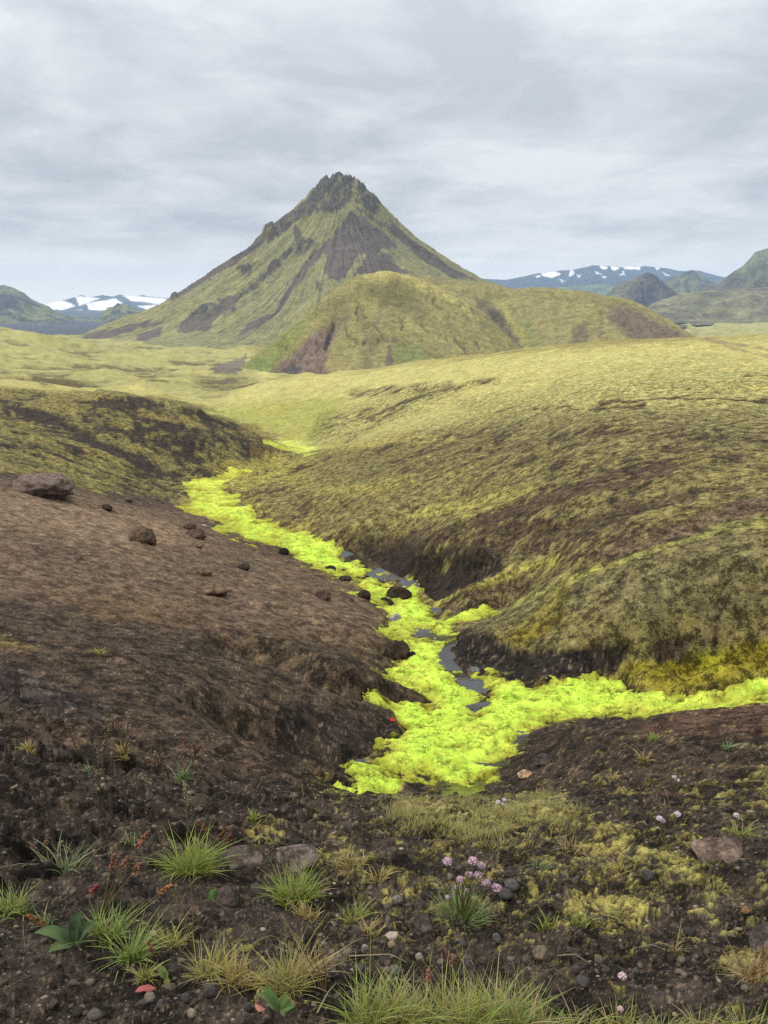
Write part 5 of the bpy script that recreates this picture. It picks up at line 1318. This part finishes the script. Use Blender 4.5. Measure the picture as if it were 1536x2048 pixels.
thrift(1002, 1628, 18, [(996, 1613, 7), (1006, 1615, 6), (1008, 1608, 6)], 'tiny group of whitish flowers on the yellowish turf', 7, 12, None, WH)
thrift(1352, 1580, 14, [(1348, 1560, 6), (1355, 1564, 5)], 'very small whitish flowers on the right bank', 6, 10, None, WH)
thrift(1243, 2010, 18, [(1243, 1966, 12)], 'single pale pink flower head near the bottom edge, upper of two', 12, 16, None, (232, 208, 214))
thrift(1243, 2052, 14, [(1243, 2032, 9)], 'small pale flower head at the bottom edge, lower of two', 9, 14, None, (232, 214, 210))
thrift(845, 1655, 10, [(799, 1674, 5)], 'tiny white flower at the left end of the turf', 5, 8, None, WH)

# ---- sorrel: thin reddish stalks with seed spikes; dock leaves
def spike_mesh(length, rad, tint, seed):
    rg = np.random.default_rng(seed); v, f = ICO[1]; f = np.array(f); V = []; Fc = []; n = 26
    for i in range(n):
        q = i / (n - 1); a = rg.uniform(0, 6.28); off = rad * (1.05 - 0.75 * q) * rg.uniform(0.3, 1.0)
        c = np.array([math.cos(a) * off, math.sin(a) * off, length * q]); Fc.append(f + len(V) * len(v)); V.append(v * rad * rg.uniform(0.3, 0.55) + c)
    V = np.concatenate(V); col = np.tile(S(*tint), (len(V), 1)) * np.repeat(rg.uniform(0.65, 1.3, (n, 1)), len(v), 0)
    return tri_mesh('seed_spike', V, np.concatenate(Fc), col)
def sorrel(u, v, tips, label, tint=(172, 124, 100), stemc=(160, 142, 94), group=None, name='sorrel_plant', sr=7, sl=34):
    X, Y, Z = hit(u, v); k = dist_of(X, Y, Z) / F
    root = bpy.data.objects.new(name, None); COL.objects.link(root); root.location = (X, Y, Z); root.empty_display_size = 0.05
    tag(root, label, 'plant', group); rg = np.random.default_rng(int(u * 3 + v))
    for i, tp in enumerate(tips):
        du, dv = tp[0] - u, v - tp[1]
        tip = np.array([du * k, rg.uniform(-0.02, 0.02), dv * k / 0.78])
        pts = curve_to(tip, rg.uniform(-.015, .015))
        st = obj('stem', tube(pts, 1.5 * k, stemc), M_PLANT, root)
        L_ = (tp[2] if len(tp) > 2 else sl) * k
        sp_ = obj('seed_spike', spike_mesh(L_, sr * k, tint, int(u) + i), M_PLANT, st)
        d = Vector(pts[-1] - pts[-3]).normalized(); sp_.rotation_euler = d.to_track_quat('Z', 'Y').to_euler(); sp_.location = Vector(pts[-1]) - d * L_ * 0.75
sorrel(205, 1832, [(241, 1724, 34), (268, 1722, 24), (305, 1688, 40), (290, 1735, 24)], 'sorrel with several red seed spikes leaning right above the broad leaves')
sorrel(262, 1842, [(346, 1772, 34)], 'single orange-brown sorrel spike leaning far right', (178, 132, 92))
sorrel(180, 1815, [(197, 1777, 18)], 'short sorrel with a dark red tip behind the broad leaves', (160, 92, 88))
sorrel(110, 1862, [(70, 1832, 40)], 'rusty sorrel spike leaning left beside the broad leaves', (160, 116, 78))
sorrel(300, 1925, [(304, 1888, 26)], 'dark red sorrel tip at the drooping grass clump', (160, 92, 88), sr=5)
sorrel(880, 2010, [(854, 1936, 34)], 'sorrel with one orange-red head over the bottom grass', (206, 140, 114), sr=6)
sorrel(905, 1955, [(893, 1912, 34)], 'faded pinkish sorrel behind the bottom grass', (150, 108, 98), sr=8)
sorrel(1515, 1985, [(1518, 1915, 60), (1500, 1940, 40)], 'brown dried sorrel at the right edge', (160, 122, 84), sr=6)
sorrel(445, 1690, [(402, 1655, 26), (450, 1664, 30), (462, 1672, 22)], 'rusty sorrel stalks behind the tall green tuft', (140, 96, 70), sr=6)
sorrel(650, 1990, [(575, 1850, 50), (600, 1870, 40), (640, 1882, 40)], 'tall straw-coloured seed stalks in the lower middle', (178, 160, 110), sr=3)
sorrel(385, 1905, [(388, 1770, 30), (355, 1795, 30)], 'two thin tall bare stalks in front of the rounded rock', (150, 124, 96), sr=2.5)
sorrel(375, 1690, [(380, 1580, 50)], 'one tall pale grass stalk rising behind the tall green tuft', (190, 176, 140), sr=4)
for i, (b, tips, lb) in enumerate([((255, 1530), [(240, 1468, 18), (268, 1466, 18), (262, 1500, 14)], 'pale seed-headed stalks on the cracked soil, tallest group'),
                                   ((205, 1535), [(228, 1465, 16), (215, 1490, 12)], 'pale seed-headed stalks left of the tallest group'),
                                   ((155, 1510), [(140, 1455, 20), (150, 1478, 14)], 'thin stalks with faint heads above the yellow tuft'),
                                   ((385, 1530), [(372, 1488, 20), (392, 1495, 18), (402, 1500, 20)], 'reddish dry stalks right of the tallest pale group'),
                                   ((310, 1535), [(312, 1512, 12), (300, 1520, 10)], 'low red-tipped stalk between the two dry groups'),
                                   ((500, 1555), [(495, 1530, 20), (508, 1536, 18)], 'faint brown stalks at the dark hollow'),
                                   ((90, 1700), [(64, 1662, 18), (97, 1648, 20), (122, 1660, 16)], 'pinkish seed heads at the far left above the sparse grass')]):
    sorrel(b[0], b[1], tips, lb, (168, 140, 118) if i != 3 else (146, 108, 92), (140, 132, 92), name='seed_stalk', sr=4.5)
def leafy(u, v, leaves, label, col=(92, 132, 72), name='broad_leaved_plant'):
    X, Y, Z = hit(u, v); k = dist_of(X, Y, Z) / F
    root = bpy.data.objects.new(name, None); COL.objects.link(root); root.location = (X, Y, Z); root.empty_display_size = 0.05
    tag(root, label, 'plant')
    for i, (du, dv, wd, cc) in enumerate(leaves):
        tip = np.array([du * k, -0.02 * (dv < 0), max(dv, -12) * k / 0.78]); d = tip / (np.linalg.norm(tip) + 1e-9)
        L_ = np.linalg.norm(tip); side = np.cross(d, [0, -0.75, 0.66]); side /= np.linalg.norm(side) + 1e-9; up = np.cross(side, d)
        V = []; Fc = []; n = 9
        for j in range(n):
            q = j / (n - 1); hw = wd * k * 0.5 * (math.sin(math.pi * min(q ** 0.8 + 0.02, 1)) ** 0.8 + 0.04)
            c = d * L_ * q + np.array([0, 0, 1]) * L_ * (0.22 * math.sin(math.pi * q))
            wv_ = 0.12 * hw * math.sin(q * 13 + i)
            V += [c - side * hw + up * (0.35 * hw + wv_), c, c + side * hw + up * (0.35 * hw - wv_)]
        for j in range(n - 1):
            a = j * 3; Fc += [(a, a + 1, a + 4, a + 3), (a + 1, a + 2, a + 5, a + 4)]
        cl = np.tile(S(*cc), (len(V), 1)); cl[1::3] *= 1.25
        obj('leaf', pymesh('leaf', V, Fc, cl), M_PLANT, root)
G1, G2, YL = (96, 118, 82), (82, 106, 76), (186, 160, 60)
leafy(150, 1890, [(-78, 22, 22, (106, 132, 88)), (-50, -6, 20, (112, 134, 90)), (-30, 30, 18, (98, 118, 78)), (20, 62, 24, G2), (45, 40, 26, G1), (30, 18, 24, G2), (8, 46, 22, G1), (-12, -12, 18, (134, 138, 80))], 'dark green broad-leaved plant in the green grass at lower left')
leafy(560, 2020, [(-48, 30, 15, (122, 144, 92)), (-30, 8, 13, (132, 148, 96)), (20, 30, 13, (116, 136, 80)), (10, -14, 14, (120, 138, 90)), (-20, -14, 16, YL), (30, 6, 18, (110, 146, 84)), (-36, 44, 14, (112, 148, 90))], 'small leafy plant with one yellow leaf near the bottom middle')
leafy(330, 1960, [(-8, 26, 16, (150, 172, 110)), (8, 14, 12, (140, 164, 96)), (14, -6, 12, (150, 150, 80))], 'tiny pale green seedling right of the drooping grass')
leafy(490, 1905, [(18, 12, 10, (150, 150, 90)), (-12, 8, 9, (160, 150, 90))], 'tiny yellowish seedling in the middle of the left foreground')
leafy(1195, 1925, [(-6, 16, 10, (190, 190, 80)), (8, 10, 8, (190, 170, 70))], 'tiny yellow-green seedling right of the gravel')
leafy(420, 1800, [(30, 14, 12, (104, 144, 84)), (10, 20, 10, (112, 150, 88)), (36, -4, 10, (110, 142, 84))], 'small leaves at the right foot of the tall green tuft')
# fallen red leaf, litter, twigs
def flat_leaf(u, v, w_, h_, col, label, name, cat, yaw=0.3):
    X, Y, Z = hit(u, v); k = dist_of(X, Y, Z) / F; a, b = w_ * k / 2, h_ * k / 2 / 0.65
    V = []; n = 10
    for j in range(n + 1):
        q = j / n; hw = b * math.sin(math.pi * (0.04 + 0.92 * q)) * (1 + 0.2 * math.sin(q * 11)); x = -a + 2 * a * q; z = 0.18 * a * math.sin(q * 5)
        V += [(x, -hw, z + 0.3 * hw), (x, 0, z), (x, hw, z + 0.4 * hw)]
    Fc = []
    for j in range(n): c = j * 3; Fc += [(c, c + 3, c + 4, c + 1), (c + 1, c + 4, c + 5, c + 2)]
    me = pymesh(name, V, Fc, np.tile(S(*col), (len(V), 1))); o = obj(name, me, M_PLANT); o.location = (X, Y, Z + 0.012); o.rotation_euler = (0.2, 0, yaw)
    md = o.modifiers.new('thickness', 'SOLIDIFY'); md.thickness = 0.0012
    tag(o, label, cat)
flat_leaf(292, 1988, 40, 9, (206, 118, 118), 'fallen pinkish red leaf on the soil at lower left', 'fallen_leaf', 'leaf')
flat_leaf(520, 2025, 14, 16, (214, 150, 140), 'small fallen pink leaf beside the leafy plant', 'fallen_leaf', 'leaf', 1.2)
flat_leaf(785, 1442, 12, 6, (232, 66, 74), 'small bright red scrap at the left edge of the moss', 'red_scrap', 'scrap', 0.1)
flat_leaf(408, 1052, 13, 4, (206, 198, 180), 'tiny pale flake on the slope above the stream', 'pale_flake', 'flake', 0.1)
def twig(pts, label, col=(168, 156, 132), rad=1.3):
    W_ = [hit(*p) for p in pts]; X, Y, Z = W_[0]; k = dist_of(X, Y, Z) / F
    P3 = [np.array(q) - np.array(W_[0]) + np.array([0, 0, 0.008 + 0.012 * (i % 2)]) for i, q in enumerate(W_)]
    me = tube(P3, rad * k * 1.4, col); me.name = 'twig'; o = obj('twig', me, M_PLANT); o.location = (X, Y, Z); tag(o, label, 'twig')
twig([(700, 1917), (1120 - 340, 1920), (812, 1928)], 'thin pale twig across the middle gravel')
twig([(1115, 1918), (1150, 1920), (1180, 1934)], 'thin curved pale twig on the bare soil at right')
twig([(1270, 1902), (1300, 1900), (1330, 1904)], 'short pale twig below the mossy slope')
twig([(0, 1742), (40, 1738), (130, 1738)], 'long thin pale root at the left edge')
twig([(635, 2030), (655, 2000), (672, 1972)], 'pale straw lying at the bottom right of the straw grass')
twig([(800, 1965), (815, 1976), (822, 1990)], 'short bent pale twig left of the bottom grass')
twig([(515, 1885), (540, 1882), (558, 1880)], 'short straight straw above the straw-coloured grass')

# ---- low fuzz of moss and turf on the near ground
def fuzz():
    rg = np.random.default_rng(33); n = 60000
    ph = rg.uniform(-0.60, 0.60, n); r = np.exp(rg.uniform(math.log(1.3), math.log(7.0), n)); X, Y = r * np.sin(ph), r * np.cos(ph)
    res = ground(X, Y, True); c, m = ground_colour(X, Y, *res); c = c[:, :3]; Z = res[0]
    k_ = (m > 0.45) & (rg.random(n) < 0.75); X, Y, Z, r, c = X[k_], Y[k_], Z[k_], r[k_], c[k_]; n = len(X)
    a = rg.uniform(0, 6.28, n)
    B = np.stack([X, Y, Z + 0.004], 1); D = np.stack([np.cos(a), np.sin(a)], 1)
    f = rg.uniform(0.7, 1.3, (n, 1))
    V, Q, C = ribbons(B, D, (0.010 + 0.008 * rg.random(n)) * np.clip(r / 2.2, 0.7, 2), 0.0028 * np.clip(r / 2.2, 0.7, 2) * np.ones(n), rg.uniform(0.2, 0.9, n), c * f * 0.8, c * f * 1.25, 2, rg)
    o = obj('ground_moss', tri_mesh('ground_moss', V, Q, C), M_PLANT); o['kind'] = 'stuff'; tag(o, 'low yellow-green moss growing on the foreground soil', 'moss')
    n = 9000; ph = rg.uniform(-0.60, 0.60, n); r = np.exp(rg.uniform(math.log(1.3), math.log(7.5), n)); X, Y = r * np.sin(ph), r * np.cos(ph)
    k_ = rg.random(n) < sst(0.05, 0.4, fbm(X * 1.9, Y * 1.9, 4, 153)) * sst(-0.45, 0.1, ph + 0.12 * fbm(X, Y, 2, 154)) * 0.8 + 0.03; X, Y, r = X[k_], Y[k_], r[k_]; n = len(X); Z = gz_at(X, Y)
    a = rg.uniform(0, 6.28, n); pal0 = np.array([S(150, 134, 90), S(128, 124, 66), S(104, 118, 64)]); pal1 = np.array([S(204, 188, 142), S(170, 164, 92), S(148, 168, 96)])
    pk = rg.choice(3, n, p=[.5, .3, .2]); kf = np.clip(r / 2.2, 0.7, 2.4); f = rg.uniform(.75, 1.2, (n, 1))
    V, Q, C = ribbons(np.stack([X, Y, Z - 0.003], 1), np.stack([np.cos(a), np.sin(a)], 1), rg.uniform(0.012, 0.05, n) * kf, 0.0022 * kf, rg.uniform(0.3, 1.2, n), pal0[pk] * f, pal1[pk] * f, 3, rg)
    o = obj('dry_sprigs', tri_mesh('dry_sprigs', V, Q, C), M_PLANT); o['kind'] = 'stuff'; tag(o, 'short dry sprigs and straw scattered over the foreground soil', 'grass')
    # dry yellowish turf above the creek head
    n = 7000; us = rg.uniform(770, 1170, n); q = rg.random(n)
    poly = [(775, 1612), (900, 1600), (1000, 1606), (1130, 1592), (1160, 1640), (1090, 1672), (930, 1680), (800, 1655)]
    ph = rg.uniform(-0.05, 0.36, 60000); r = np.exp(rg.uniform(math.log(3.2), math.log(6.5), 60000)); X, Y = r * np.sin(ph), r * np.cos(ph); z0 = base_z(X, Y); u, v, d = proj(X, Y, z0)
    m = mask_of(u + 50 * fbm(X * 1.6, Y * 1.6, 4, 150), v + 26 * fbm(X * 1.6 + 4, Y * 1.6, 4, 151), P(*poly), 34) * sst(-0.3, 0.35, fbm(X * 3, Y * 3, 4, 152))
    k_ = rg.random(len(X)) < m * 0.75; X, Y = X[k_], Y[k_]; n = len(X); Z = gz_at(X, Y)
    a = rg.uniform(0, 6.28, n); pal0 = np.array([S(156, 148, 88), S(180, 166, 110), S(134, 148, 78)]); pal1 = np.array([S(200, 192, 122), S(216, 204, 150), S(172, 188, 106)])
    pk = rg.choice(3, n, p=[.4, .35, .25]); f = rg.uniform(.75, 1.2, (n, 1))
    V, Q, C = ribbons(np.stack([X, Y, Z - 0.004], 1), np.stack([np.cos(a), np.sin(a)], 1), rg.uniform(0.03, 0.085, n), np.full(n, 0.0042), rg.uniform(0.2, 0.9, n), pal0[pk] * f, pal1[pk] * f, 3, rg)
    o = obj('turf', tri_mesh('turf', V, Q, C), M_PLANT); o['kind'] = 'stuff'; tag(o, 'short dry yellowish turf at the lip above the creek', 'turf')
fuzz()
